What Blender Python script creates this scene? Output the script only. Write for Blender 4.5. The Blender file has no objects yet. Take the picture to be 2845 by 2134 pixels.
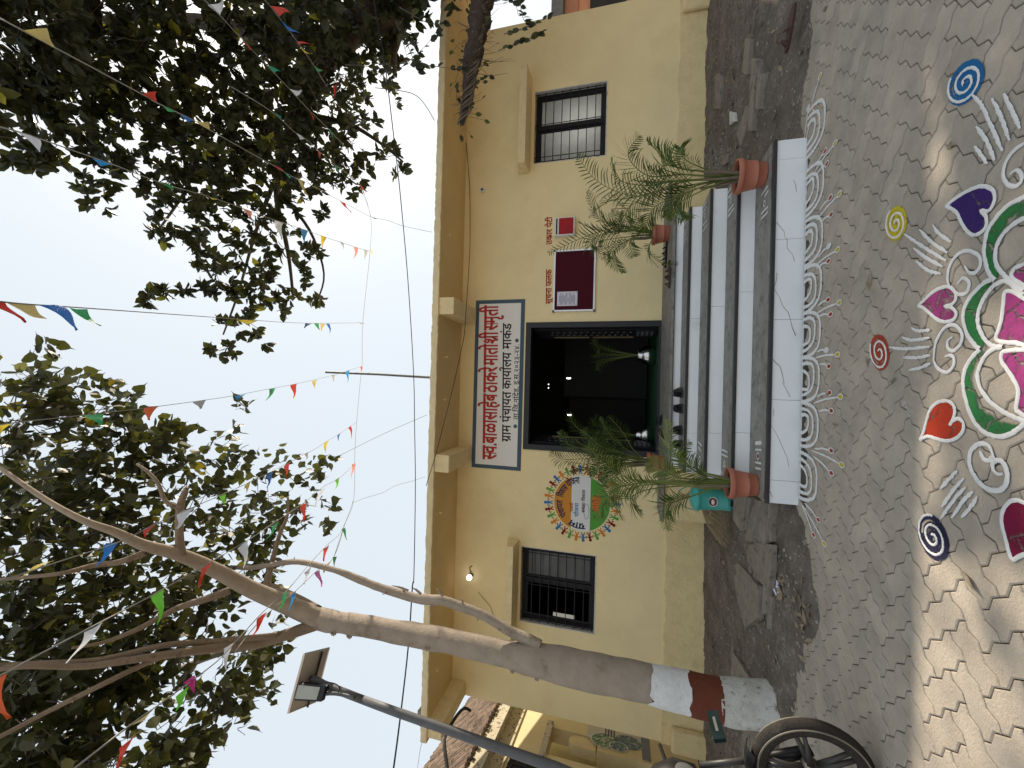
import bpy, bmesh, math, random
from math import sin, cos, pi, radians, sqrt, atan2, hypot
from mathutils import Vector, Matrix, noise
sc = bpy.context.scene
COL = sc.collection
rnd = random.Random(11)

# ------------------------------------------------------------ camera
IW, IH = 2845.0, 2134.0
CF, PIT, ROL, YAW, CH = 1143.06, .265167, .025086, .005491, 1.2818
_cy, _sy, _cp, _sp, _cr, _sr = cos(YAW), sin(YAW), cos(PIT), sin(PIT), cos(ROL), sin(ROL)
F0 = Vector((_sy, _cy, 0)); RT = Vector((_cy, -_sy, 0)); ZZ = Vector((0, 0, 1))
FW = _cp * F0 + _sp * ZZ; UP = -_sp * F0 + _cp * ZZ
CAMP = Vector((0, 0, CH))
cam = bpy.data.cameras.new('camera'); camo = bpy.data.objects.new('camera', cam); COL.objects.link(camo)
_r = _cr * RT + _sr * UP          # towards the right of the scene = up in the picture (the phone was turned)
_d = _sr * RT - _cr * UP
camo.matrix_world = Matrix((( _d.x, _r.x, -FW.x, 0), (_d.y, _r.y, -FW.y, 0), (_d.z, _r.z, -FW.z, CH), (0, 0, 0, 1)))
cam.sensor_width = 36; cam.sensor_fit = 'HORIZONTAL'; cam.lens = CF / IW * 36
cam.clip_start = .05; cam.clip_end = 2000
sc.camera = camo

def ray(px, py):
    du = (IH - py) - IH / 2; dv = px - IW / 2
    a = _cr * du + _sr * dv; b = -_sr * du + _cr * dv
    return FW + (a * RT - b * UP) / CF
def PY(px, py, y):                 # where the line of sight meets the upright plane at depth y
    d = ray(px, py); return CAMP + d * (y / d.y)
def PZ(px, py, z=0.0):             # where it meets the level z
    d = ray(px, py); return CAMP + d * ((z - CH) / d.z)
def PN(px, py, p0, n):
    d = ray(px, py); n = Vector(n); return CAMP + d * ((Vector(p0) - CAMP).dot(n) / d.dot(n))
def PR(px, py, r):
    return CAMP + ray(px, py).normalized() * r
def pix(p):
    q = Vector(p) - CAMP; d = q.dot(FW)
    if d < .05: return None
    a = CF * q.dot(RT) / d; b = -CF * q.dot(UP) / d
    return (IW / 2 + _sr * a + _cr * b, IH - (IH / 2 + _cr * a - _sr * b), d)

# ------------------------------------------------------------ light
SUN_EL, SUN_AZ = radians(40.5), radians(46)      # azimuth measured from +Y towards +X
world = bpy.data.worlds.new('World'); sc.world = world; world.use_nodes = True
wn = world.node_tree; bg = wn.nodes['Background']
sky = wn.nodes.new('ShaderNodeTexSky'); sky.sky_type = 'NISHITA'; sky.sun_disc = False
sky.sun_elevation = SUN_EL; sky.sun_rotation = SUN_AZ
sky.air_density = 1.0; sky.dust_density = 5.0; sky.ozone_density = 1.0; sky.altitude = 300
wmix = wn.nodes.new('ShaderNodeMixRGB'); wmix.blend_type = 'MIX'; wmix.inputs[0].default_value = .92
wmix.inputs[2].default_value = (4.0, 4.38, 4.68, 1)      # milky haze over the whole sky
wn.links.new(sky.outputs[0], wmix.inputs[1]); wn.links.new(wmix.outputs[0], bg.inputs[0])
bg.inputs[1].default_value = .09
sund = Vector((sin(SUN_AZ) * cos(SUN_EL), cos(SUN_AZ) * cos(SUN_EL), sin(SUN_EL)))
sl = bpy.data.lights.new('sun', 'SUN'); sl.energy = 3.0; sl.angle = radians(.9); sl.color = (1, .87, .70)
so = bpy.data.objects.new('sun', sl); COL.objects.link(so); so.location = sund * 50
so.rotation_euler = sund.to_track_quat('Z', 'Y').to_euler()
sc.view_settings.view_transform = 'Standard'; sc.view_settings.look = 'None'
sc.view_settings.gamma = 1; sc.view_settings.exposure = 1.17; sc.view_settings.use_curve_mapping = False
try:
    sc.cycles.transparent_max_bounces = 12; sc.cycles.max_bounces = 7
except Exception: pass

# ------------------------------------------------------------ materials
MATS = {}
def mat(name, col, rough=.8, var=.12, scale=6, bump=0, bscale=40, col2=None, thr=None, c2scale=3, metal=0,
        objvar=0, spec=.3, trans=None, tint=False, alpha=None, det=6, mask_soft=.06, sheen=0):
    """procedural surface: base colour, mottling, optional patches of a second colour, fine relief"""
    if name in MATS: return MATS[name]
    m = bpy.data.materials.new(name); m.use_nodes = True; nt = m.node_tree; N = nt.nodes; L = nt.links
    b = N['Principled BSDF']; b.inputs['Roughness'].default_value = rough; b.inputs['Metallic'].default_value = metal
    b.inputs['Specular IOR Level'].default_value = spec
    tc = N.new('ShaderNodeTexCoord'); co = tc.outputs['Object']
    geo = N.new('ShaderNodeNewGeometry'); co = geo.outputs['Position']
    n1 = N.new('ShaderNodeTexNoise'); n1.inputs['Scale'].default_value = scale; n1.inputs['Detail'].default_value = det
    n1.inputs['Roughness'].default_value = .65
    L.new(co, n1.inputs['Vector'])
    mr = N.new('ShaderNodeMapRange'); mr.inputs['From Min'].default_value = .25; mr.inputs['From Max'].default_value = .75
    mr.inputs['To Min'].default_value = 1 - var; mr.inputs['To Max'].default_value = 1 + var
    L.new(n1.outputs['Fac'], mr.inputs['Value'])
    base = N.new('ShaderNodeRGB'); base.outputs[0].default_value = (*col, 1); cur = base.outputs[0]
    if tint:
        at = N.new('ShaderNodeAttribute'); at.attribute_name = 'tint'
        cr = N.new('ShaderNodeValToRGB'); L.new(at.outputs['Fac'], cr.inputs[0])
        cr.color_ramp.elements[0].color = (*tint[0][1], 1); cr.color_ramp.elements[0].position = tint[0][0]
        cr.color_ramp.elements[1].color = (*tint[-1][1], 1); cr.color_ramp.elements[1].position = tint[-1][0]
        for p, c in tint[1:-1]:
            e = cr.color_ramp.elements.new(p); e.color = (*c, 1)
        cur = cr.outputs[0]
    if col2:
        n2 = N.new('ShaderNodeTexNoise'); n2.inputs['Scale'].default_value = c2scale; n2.inputs['Detail'].default_value = 8
        n2.inputs['Roughness'].default_value = .7; L.new(co, n2.inputs['Vector'])
        r2 = N.new('ShaderNodeMapRange'); r2.inputs['From Min'].default_value = thr; r2.inputs['From Max'].default_value = thr + mask_soft
        L.new(n2.outputs['Fac'], r2.inputs['Value'])
        mx = N.new('ShaderNodeMixRGB'); L.new(r2.outputs[0], mx.inputs[0]); L.new(cur, mx.inputs[1]); mx.inputs[2].default_value = (*col2, 1)
        cur = mx.outputs[0]
    mul = N.new('ShaderNodeVectorMath'); mul.operation = 'SCALE'; L.new(cur, mul.inputs[0]); L.new(mr.outputs[0], mul.inputs['Scale'])
    out = mul.outputs[0]
    if objvar:
        oi = N.new('ShaderNodeObjectInfo'); m3 = N.new('ShaderNodeMapRange')
        m3.inputs['To Min'].default_value = 1 - objvar; m3.inputs['To Max'].default_value = 1 + objvar
        L.new(oi.outputs['Random'], m3.inputs['Value'])
        mu = N.new('ShaderNodeVectorMath'); mu.operation = 'SCALE'; L.new(out, mu.inputs[0]); L.new(m3.outputs[0], mu.inputs['Scale']); out = mu.outputs[0]
    L.new(out, b.inputs['Base Color'])
    if bump:
        n3 = N.new('ShaderNodeTexNoise'); n3.inputs['Scale'].default_value = bscale; n3.inputs['Detail'].default_value = 8; n3.inputs['Roughness'].default_value = .7
        L.new(co, n3.inputs['Vector']); bp = N.new('ShaderNodeBump'); bp.inputs['Strength'].default_value = bump; bp.inputs['Distance'].default_value = .02
        L.new(n3.outputs['Fac'], bp.inputs['Height']); L.new(bp.outputs[0], b.inputs['Normal'])
    if trans:
        tr = N.new('ShaderNodeBsdfTranslucent'); ms = N.new('ShaderNodeMixShader'); ms.inputs[0].default_value = trans[0]
        tm = N.new('ShaderNodeMixRGB'); tm.blend_type = 'MULTIPLY'; tm.inputs[0].default_value = 1; L.new(out, tm.inputs[1]); tm.inputs[2].default_value = (*trans[1], 1)
        L.new(tm.outputs[0], tr.inputs[0]); L.new(b.outputs[0], ms.inputs[1]); L.new(tr.outputs[0], ms.inputs[2]); L.new(ms.outputs[0], N['Material Output'].inputs[0])
    if alpha:     # powder: grains leave small gaps, more of them where 'edge' falls to 0
        n4 = N.new('ShaderNodeTexNoise'); n4.inputs['Scale'].default_value = alpha[0]; n4.inputs['Detail'].default_value = 5; n4.inputs['Roughness'].default_value = .8
        L.new(co, n4.inputs['Vector']); r4 = N.new('ShaderNodeMapRange'); r4.inputs['From Min'].default_value = alpha[1]; r4.inputs['From Max'].default_value = alpha[1] + alpha[2]
        at = N.new('ShaderNodeAttribute'); at.attribute_name = 'edge'
        ad = N.new('ShaderNodeMath'); ad.operation = 'MULTIPLY_ADD'; L.new(at.outputs['Fac'], ad.inputs[0]); ad.inputs[1].default_value = .45; L.new(n4.outputs['Fac'], ad.inputs[2])
        L.new(ad.outputs[0], r4.inputs['Value']); L.new(r4.outputs[0], b.inputs['Alpha'])
    MATS[name] = m; return m

def emit(name, col, s):
    m = bpy.data.materials.new(name); m.use_nodes = True; b = m.node_tree.nodes['Principled BSDF']
    b.inputs['Emission Color'].default_value = (*col, 1); b.inputs['Emission Strength'].default_value = s; return m

YEL = (.84, .70, .40)
M = {}
M['wall'] = mat('yellow_plaster', YEL, .9, .07, 1.3, .4, 45, col2=(.74, .58, .30), thr=.52, c2scale=.8, mask_soft=.3)
M['wallrough'] = mat('rough_yellow_plaster', (.78, .63, .345), .95, .10, 6, .9, 22, col2=(.50, .40, .22), thr=.60, c2scale=5, mask_soft=.16)
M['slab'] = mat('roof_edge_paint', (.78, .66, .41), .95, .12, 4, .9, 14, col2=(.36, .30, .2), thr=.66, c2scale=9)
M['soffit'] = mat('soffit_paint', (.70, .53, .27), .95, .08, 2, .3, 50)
M['beam'] = mat('beam_plaster', (.82, .67, .39), .95, .12, 10, .9, 30)
M['white'] = mat('white_paint', (.72, .72, .70), .7, .05, 4, .1, 50)
M['signw'] = mat('sign_white', (.76, .74, .70), .6, .04, 3)
M['signb'] = mat('sign_border_blue', (.055, .10, .14), .6, .12, 8)
M['red'] = mat('sign_red', (.42, .028, .02), .6, .1, 10)
M['redl'] = mat('letter_red', (.36, .01, .015), .6, .1, 10)
M['black'] = mat('sign_black', (.018, .018, .02), .6, .1, 10)
M['navy'] = mat('sign_navy', (.012, .02, .07), .6, .1, 10)
M['steel'] = mat('black_steel', (.012, .012, .015), .5, .2, 12, spec=.25)
M['frame'] = mat('dark_frame_steel', (.030, .031, .037), .5, .12, 9, spec=.3)
M['glass'] = mat('frosted_pane', (.22, .225, .22), .32, .22, 3, spec=.5, trans=(.5, (2.2, 2.2, 2.1)))
M['glassd'] = mat('open_window_dark', (.02, .018, .016), .3, .2, 4, spec=.4)
M['tile'] = mat('white_riser_tile', (.82, .83, .84), .35, .07, 2.5, .04, 60, spec=.5, col2=(.66, .65, .62), thr=.60, c2scale=2.2, mask_soft=.2)
M['tile2'] = mat('veined_riser_tile', (.80, .81, .82), .35, .05, 3, .05, 60, spec=.5, col2=(.3, .31, .32), thr=.735, c2scale=10)
M['grout'] = mat('tile_joint', (.05, .05, .05), .9)
M['tread'] = mat('dark_stone_tread', (.235, .225, .205), .6, .3, 7, .25, 30, col2=(.14, .132, .12), thr=.54, c2scale=11)
M['edge'] = mat('polished_stone_edge', (.035, .037, .038), .4, .3, 14, .3, 40)
M['dirt'] = mat('dirt', (.17, .142, .115), 1, .42, 3.5, 1.3, 38, col2=(.29, .25, .205), thr=.54, c2scale=15, mask_soft=.16)
M['ground'] = mat('ground_soil', (.33, .285, .23), 1, .25, .6, .6, 8)
M['paver'] = mat('paver_concrete', (.415, .36, .295), .92, .20, 5, .6, 90, objvar=.07, col2=(.33, .30, .255), thr=.50, c2scale=1.6, mask_soft=.2)
M['paverf'] = mat('paver_field_concrete', (.405, .35, .285), .92, .20, 5, .6, 90, col2=(.33, .30, .255), thr=.50, c2scale=1.6, mask_soft=.2)
M['bed'] = mat('paver_joint_sand', (.085, .070, .055), 1, .3, 30, .5, 90)
M['stone'] = mat('rough_stone', (.25, .215, .175), .9, .25, 8, .8, 26, col2=(.14, .125, .105), thr=.55, c2scale=9)
M['pebble'] = mat('pebble', (.27, .25, .22), .9, .5, 12, .4, 60)
M['terra'] = mat('terracotta_plastic', (.37, .125, .075), .5, .1, 9, .1, 40, spec=.45, col2=(.45, .22, .16), thr=.7, c2scale=20)
M['soil'] = mat('pot_soil', (.045, .036, .028), 1, .4, 40, 1, 60)
M['teal'] = mat('teal_plastic', (.045, .33, .29), .38, .06, 5, spec=.5)
M['teald'] = mat('teal_handle', (.05, .24, .22), .5, .1, 5)
M['palm'] = mat('palm_leaflet', (.1, .16, .03), .5, .22, 5, tint=[(0, (.035, .060, .015)), (.6, (.075, .115, .024)), (1, (.19, .22, .06))], trans=(.25, (1.3, 1.5, .5)))
M['stem'] = mat('palm_stem', (.17, .19, .055), .6, .3, 12, .2, 40)
M['husk'] = mat('palm_husk', (.16, .13, .09), .9, .3, 14, .4, 40)
M['bark'] = mat('smooth_bark', (.33, .275, .22), .85, .17, 7, .55, 30, col2=(.20, .15, .11), thr=.56, c2scale=5, mask_soft=.14)
M['barkd'] = mat('dark_rough_bark', (.055, .042, .034), .95, .4, 14, 1.3, 22, col2=(.11, .09, .07), thr=.56, c2scale=18)
M['limewash'] = mat('white_limewash', (.78, .79, .79), .9, .12, 16, .9, 34, col2=(.16, .15, .14), thr=.62, c2scale=24)
M['limeold'] = mat('worn_limewash', (.60, .59, .55), .95, .2, 12, .9, 30, col2=(.15, .13, .11), thr=.57, c2scale=20, mask_soft=.12)
M['branch'] = mat('shaded_branch_bark', (.225, .175, .13), .9, .2, 8, .5, 30, col2=(.13, .10, .07), thr=.56, c2scale=8)  # darker copy of the bark: crown shade is put into the branch colour
M['oxide'] = mat('red_oxide_band', (.15, .042, .022), .8, .14, 12, .6, 30)
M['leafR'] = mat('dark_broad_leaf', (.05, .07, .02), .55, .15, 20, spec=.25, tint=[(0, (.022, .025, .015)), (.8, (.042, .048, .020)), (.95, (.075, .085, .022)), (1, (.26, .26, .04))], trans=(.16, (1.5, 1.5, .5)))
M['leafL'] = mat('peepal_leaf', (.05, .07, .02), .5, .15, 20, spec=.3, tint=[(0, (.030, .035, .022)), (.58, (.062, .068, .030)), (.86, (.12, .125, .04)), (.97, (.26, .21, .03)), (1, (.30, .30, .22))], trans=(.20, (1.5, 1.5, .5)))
M['twig'] = mat('thin_twig', (.12, .095, .07), .9, .2, 20)
M['wood'] = mat('dry_wood', (.2, .15, .1), .9, .3, 20, .4, 50)
M['alu'] = mat('aluminium_frame', (.62, .62, .64), .3, .04, 6, metal=.7)
M['felt'] = mat('maroon_felt', (.060, .004, .012), .95, .08, 60)
M['paper'] = mat('printed_paper', (.66, .64, .72), .7, .03, 8)
M['ink'] = mat('paper_print', (.22, .2, .3), .8, .3, 200)
M['galv'] = mat('galvanised_pole', (.105, .108, .115), .6, .22, 10, .1, 60, metal=.1, spec=.4)
M['grey'] = mat('grey_plastic', (.13, .13, .13), .5)
M['panelb'] = mat('solar_backsheet', (.42, .37, .33), .6, .1, 8)
M['rubber'] = mat('tyre_rubber', (.040, .036, .032), .95, .3, 14, .5, 60, spec=.08, col2=(.075, .066, .055), thr=.54, c2scale=7, mask_soft=.2)
M['alloy'] = mat('dusty_black_alloy', (.045, .043, .04), .5, .25, 12, spec=.5)
M['rimedge'] = mat('dusty_rim_edge', (.17, .15, .12), .55, .2, 14)
M['plate'] = mat('dark_plate', (.006, .016, .016), .8, .1, 9, spec=.08)
M['gloss'] = mat('gloss_black_plastic', (.008, .008, .009), .42, .2, 6, spec=.35)
M['chrome'] = mat('chrome', (.7, .7, .7), .15, .05, 6, metal=1)
M['leather'] = mat('black_leather', (.014, .014, .016), .55, .3, 20, .2, 60)
M['sole'] = mat('shoe_sole', (.05, .05, .05), .8)
M['brown'] = mat('brown_leather', (.06, .03, .025), .6, .25, 20)
M['cable'] = mat('black_cable', (.02, .02, .02), .7)
M['string'] = mat('bunting_twine', (.30, .29, .27), .9)
M['cream'] = mat('stained_cream_wall', (.70, .60, .36), .95, .08, 3, .3, 30, col2=(.38, .32, .2), thr=.655, c2scale=14)
M['creamd'] = mat('mouldy_cream_edge', (.55, .50, .38), .95, .15, 8, .5, 30, col2=(.13, .12, .09), thr=.54, c2scale=16)
M['clay'] = mat('old_clay_tile', (.20, .145, .105), .95, .5, 14, .9, 40, objvar=.4)
M['pink'] = mat('pink_wall', (.62, .30, .17), .9, .08, 3)
M['pinkd'] = mat('pink_trim', (.50, .24, .15), .9, .1, 4)
M['conc'] = mat('weathered_concrete', (.16, .155, .155), .95, .3, 6, .5, 30)
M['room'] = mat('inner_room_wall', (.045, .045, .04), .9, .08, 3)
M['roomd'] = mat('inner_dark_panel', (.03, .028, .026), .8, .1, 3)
M['carpet'] = mat('green_carpet', (.02, .09, .035), 1, .1, 60, .3, 200)
M['stainless'] = mat('stainless_pot', (.6, .6, .6), .18, .05, 6, metal=1)
M['brass'] = mat('brass_strip', (.42, .33, .17), .4, .15, 10, metal=.5)
M['stud'] = mat('pearl_stud', (.75, .75, .72), .3, .03, 4)
M['broom'] = mat('broom_straw', (.34, .25, .14), .9, .35, 30)
M['dry'] = mat('dry_leaf', (.24, .19, .13), .9, .4, 20)
for nm, c in dict(white=(.74, .73, .715), green=(.025, .16, .045), magenta=(.30, .04, .17), purple=(.035, .012, .12),
                  red=(.40, .035, .012), maroon=(.17, .004, .035), blue=(.008, .12, .30), yellow=(.52, .42, .025), navy=(.016, .014, .045), dred=(.36, .05, .02)).items():
    if nm == 'white': M['p_' + nm] = mat('chalk_' + nm, c, 1, .05, 30, .5, 300, alpha=(48, .38, .12))
    else: M['p_' + nm] = mat('powder_' + nm, c, 1, .14, 16, .4, 300, alpha=(40, .56 if nm in ('green', 'magenta') else .46, .28))
M['smear'] = mat('chalk_smear', (.6, .58, .57), 1, .1, 30, alpha=(60, .62, .3))
for nm, c in dict(orange=(.62, .20, .02), green=(.10, .32, .05), blue=(.02, .16, .42), dred=(.22, .006, .012), flagorange=(.60, .25, .03), flaggreen=(.09, .33, .05), teal=(.02, .10, .11), grey=(.2, .22, .24), rust=(.30, .10, .03), orange2=(.6, .16, .03)).items():
    M['m_' + nm] = mat('mural_' + nm, c, .8, .06, 14)
PCOL = dict(red=(.52, .035, .015), orange=(.62, .10, .015), yellow=(.60, .46, .03), green=(.03, .30, .09), lime=(.14, .50, .03), blue=(.015, .13, .42), sky=(.02, .24, .55),
            white=(.60, .60, .62), gray=(.36, .37, .36), pink=(.60, .24, .20), magenta=(.45, .02, .16), violet=(.55, .12, .40), navy=(.02, .05, .12), straw=(.52, .40, .14), jade=(.01, .28, .16))
for nm, c in PCOL.items():
    M['f_' + nm] = mat('pennant_' + nm, c, .45, .1, 20, .5, 40, trans=(.42, (1.25, 1.25, 1.25)), spec=.4)

# ------------------------------------------------------------ building helpers
def tag(o, label=None, cat=None, group=None, kind=None):
    if label: o['label'] = label
    if cat: o['category'] = cat
    if group: o['group'] = group
    if kind: o['kind'] = kind
    return o
def empty(name, loc, label, cat, group=None, kind=None):
    o = bpy.data.objects.new(name, None); COL.objects.link(o); o.location = loc; o.empty_display_size = .1
    return tag(o, label, cat, group, kind)
class MB:
    def __init__(s): s.v = []; s.f = []; s.mi = []; s.at = {}; s.cur = 0
    def add(s, vs, fs):
        n = len(s.v); s.v += [tuple(v) for v in vs]; s.f += [tuple(i + n for i in f) for f in fs]; s.mi += [s.cur] * len(fs); return s
    def box(s, x0, x1, y0, y1, z0, z1, M4=None):
        vs = [Vector((x, y, z)) for z in (z0, z1) for y in (y0, y1) for x in (x0, x1)]
        if M4: vs = [M4 @ v for v in vs]
        return s.add(vs, [(0, 2, 3, 1), (4, 5, 7, 6), (0, 1, 5, 4), (2, 6, 7, 3), (0, 4, 6, 2), (1, 3, 7, 5)])
    def tube(s, pts, rad, n=6, cap=True, jit=0):
        pts = [Vector(p) for p in pts]
        if not hasattr(rad, '__len__'): rad = [rad] * len(pts)
        t0 = (pts[1] - pts[0]).normalized(); a = t0.cross(Vector((.3, .2, .9)))
        if a.length < .1: a = t0.cross(Vector((1, 0, 0)))
        a.normalize(); vs = []
        for i, p in enumerate(pts):
            t = (pts[min(i + 1, len(pts) - 1)] - pts[max(i - 1, 0)]).normalized()
            a = (a - t * a.dot(t)).normalized(); b = t.cross(a)
            for k in range(n):
                th = 2 * pi * k / n; r = rad[i] * (1 + (rnd.uniform(-jit, jit) if jit else 0))
                vs.append(p + (a * cos(th) + b * sin(th)) * r)
        fs = [(i * n + k, i * n + (k + 1) % n, (i + 1) * n + (k + 1) % n, (i + 1) * n + k) for i in range(len(pts) - 1) for k in range(n)]
        if cap: fs += [tuple(reversed(range(n))), tuple(range((len(pts) - 1) * n, len(pts) * n))]
        return s.add(vs, fs)
    def prism(s, poly, d, M4=None):        # polygon (list of Vectors) pushed along vector d
        n = len(poly); vs = [Vector(p) for p in poly] + [Vector(p) + Vector(d) for p in poly]
        if M4: vs = [M4 @ v for v in vs]
        return s.add(vs, [tuple(reversed(range(n))), tuple(range(n, 2 * n))] + [(i, (i + 1) % n, n + (i + 1) % n, n + i) for i in range(n)])
    def lathe(s, prof, c=(0, 0, 0), n=24, M4=None):
        vs = []
        for r, z in prof:
            for k in range(n):
                v = Vector((c[0] + r * cos(2 * pi * k / n), c[1] + r * sin(2 * pi * k / n), c[2] + z)); vs.append(M4 @ v if M4 else v)
        m = len(prof)
        fs = [(i * n + k, i * n + (k + 1) % n, (i + 1) * n + (k + 1) % n, (i + 1) * n + k) for i in range(m - 1) for k in range(n)]
        return s.add(vs, fs)
    def build(s, name, m, parent=None, smooth=False, attr=None):
        me = bpy.data.meshes.new(name); me.from_pydata(s.v, [], s.f)
        for mm in (m if isinstance(m, (list, tuple)) else [m]): me.materials.append(mm)
        if any(s.mi): me.polygons.foreach_set('material_index', s.mi)
        if smooth: me.polygons.foreach_set('use_smooth', [True] * len(me.polygons))
        if attr:
            a = me.attributes.new(attr[0], 'FLOAT', 'POINT'); a.data.foreach_set('value', attr[1])
        me.update()
        o = bpy.data.objects.new(name, me); COL.objects.link(o)
        if parent:
            o.parent = parent; o.matrix_parent_inverse = Matrix.Translation(-parent.location) if parent.type == 'EMPTY' and parent.parent is None and parent.rotation_euler.to_matrix() == Matrix.Identity(3) else Matrix.Identity(4)
        return o
def piece(name, me_or_fn, m, parent): ...
def bx(name, x0, x1, y0, y1, z0, z1, m, parent=None, bev=0):
    b = MB().box(x0, x1, y0, y1, z0, z1); o = b.build(name, m, parent)
    if bev:
        md = o.modifiers.new('b', 'BEVEL'); md.width = bev; md.segments = 2
    return o
def rot_z(a): return Matrix.Rotation(a, 4, 'Z')
def crop(x0, y0, s):
    return lambda pts: [(x0 + x * s, y0 + y * s) for x, y in pts]

# ------------------------------------------------------------ setting: ground
WY = 6.478                                     # depth of the facade
bxs = MB()
g = MB().add([(-300, -300, -.12), (300, -300, -.12), (300, 300, -.12), (-300, 300, -.12)], [(0, 1, 2, 3)]).build('ground', M['ground']); tag(g, kind='structure')
def edgeY(x):                                   # where the paving ends and the dirt begins
    pts = [(-9, 4.1), (-2.9, 3.72), (-2.3, 3.42), (-1.45, 3.13), (-.95, 3.30), (-.85, 3.54), (1.95, 3.54), (2.1, 3.60), (2.7, 3.42), (4, 3.45), (9, 3.4)]
    for (a, b), (c, d) in zip(pts, pts[1:]):
        if a <= x <= c: return b + (d - b) * (x - a) / (c - a)
    return 3.5
def dirtz(x, y):
    e = edgeY(x) + .05 * noise.noise(Vector((x * 3, 7, 0)))
    t = max(0, min(1, (y - e) / (WY - e)))
    zw = .03 + (.215 - .03) * max(0, min(1, (x + 5) / 7.5))
    z = -.02 + (zw + .02) * t ** .8
    if x < -.8: z += .05 * math.exp(-((x + 1.5) / .8) ** 2 - ((y - 4.6) / .9) ** 2)
    k = min(1, max(0, (y - e) / .15))
    z += k * (.020 + .028 * noise.noise(Vector((x * 2.2, y * 2.2, 0))) + .020 * noise.noise(Vector((x * 7, y * 7, 3))) + .012 * noise.noise(Vector((x * 22, y * 22, 5))))
    return z if y > e - .12 else z - .03
d = MB(); NX, NY = 430, 150
xs = [-7.5 + 15 * i / NX for i in range(NX + 1)]; ys = [2.9 + (6.6 - 2.9) * j / NY for j in range(NY + 1)]
d.v = [(x, y, dirtz(x, y)) for y in ys for x in xs]
d.f = [(j * (NX + 1) + i, j * (NX + 1) + i + 1, (j + 1) * (NX + 1) + i + 1, (j + 1) * (NX + 1) + i) for j in range(NY) for i in range(NX)]; d.mi = [0] * len(d.f)
o = d.build('dirt_strip', M['dirt'], smooth=True); tag(o, kind='structure')

# paving: interlocking zigzag blocks in herringbone
pav = bpy.data.objects.new('pavement', None); COL.objects.link(pav); tag(pav, kind='structure')
MB().add([(-8, -.55, -.011), (8, -.55, -.011), (8, 4.2, -.011), (-8, 4.2, -.011)], [(0, 1, 2, 3)]).build('joint_bed', M['bed'], pav)
PW = .1092; PA = .0399 + 3 * pi / 4
E1 = Vector((cos(PA), sin(PA), 0)) * PW; E2 = Vector((-E1.y, E1.x, 0)); PO = Vector((.0492 * 1.22, 1.91346 * 1.22, 0))
def zig(a, b):                                  # one shared joint between two corners
    a = Vector(a); b = Vector(b); dd = b - a; nn = Vector((dd.y, -dd.x, 0))
    return [a, a + dd * .30 + nn * .10, a + dd * .70 - nn * .10]
cs = [Vector(c) for c in ((0, 0, 0), (PW, 0, 0), (2 * PW, 0, 0), (2 * PW, PW, 0), (PW, PW, 0), (0, PW, 0))]
outl = []
for a, b in zip(cs, cs[1:] + cs[:1]): outl += zig(a, b)
cen = Vector((PW, PW / 2, 0)); outl = [p - cen for p in outl]
def inset(poly, dist):
    n = len(poly); r = []
    for i in range(n):
        p, q, s_ = poly[i - 1], poly[i], poly[(i + 1) % n]
        a = (q - p).normalized(); b = (s_ - q).normalized(); n1 = Vector((-a.y, a.x, 0)); n2 = Vector((-b.y, b.x, 0))
        m_ = (n1 + n2).normalized(); r.append(q + m_ * dist / max(.5, m_.dot(n1)))
    return r
o1 = inset(outl, .0021); o2 = inset(outl, .0066); nO = len(outl)
def paver_geo(mb, M4):
    vs = [p + Vector((0, 0, -.03)) for p in o1] + [p + Vector((0, 0, -.0035)) for p in o1] + [p for p in o2]
    vs = [M4 @ v for v in vs]
    fs = [(k, (k + 1) % nO, nO + (k + 1) % nO, nO + k) for k in range(nO)] + [(nO + k, nO + (k + 1) % nO, 2 * nO + (k + 1) % nO, 2 * nO + k) for k in range(nO)] + [tuple(range(2 * nO, 3 * nO))]
    mb.add(vs, fs)
pm = MB(); paver_geo(pm, Matrix.Identity(4)); pobj = pm.build('paver', M['paver'], pav)
cells = []
for i in range(-45, 60):
    for j in range(-60, 45):
        k = (i - j + 3) % 4
        if k == 0: c = PO + E1 * (i + 1) + E2 * (j + .5); ang = PA
        elif k == 2: c = PO + E1 * (i + .5) + E2 * (j + 0); ang = PA + pi / 2
        else: continue
        if abs(c.x) < 6.5 and -.5 < c.y < edgeY(c.x) + .28 and not (-.83 < c.x < 1.9 and c.y > 3.5): cells.append((c, ang))
def vis(c):
    q = pix(c); return q and -30 < q[0] < IW + 30 and -30 < q[1] < IH + 30
cells.sort(key=lambda t: (0 if vis(t[0]) else 1, t[0].length))
field = MB()
for n_, (c, ang) in enumerate(cells):
    M4 = Matrix.Translation(c + Vector((0, 0, rnd.uniform(-.0016, .0006)))) @ rot_z(ang) @ Matrix.Rotation(rnd.uniform(-.006, .006), 4, 'X') @ Matrix.Rotation(rnd.uniform(-.006, .006), 4, 'Y')
    if n_ < 300 and vis(c):
        o = pobj if n_ == 0 else pobj.copy()
        if n_: COL.objects.link(o)
        o.parent = pav; o.matrix_local = M4
    else: paver_geo(field, M4)
o = field.build('paver_field', M['paverf'], pav); o['kind'] = 'stuff'

# ------------------------------------------------------------ the office building
B = empty('office_building', (0, WY, .1), 'single storey yellow village office with flat projecting roof slab and dark doorway', 'building')
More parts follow.
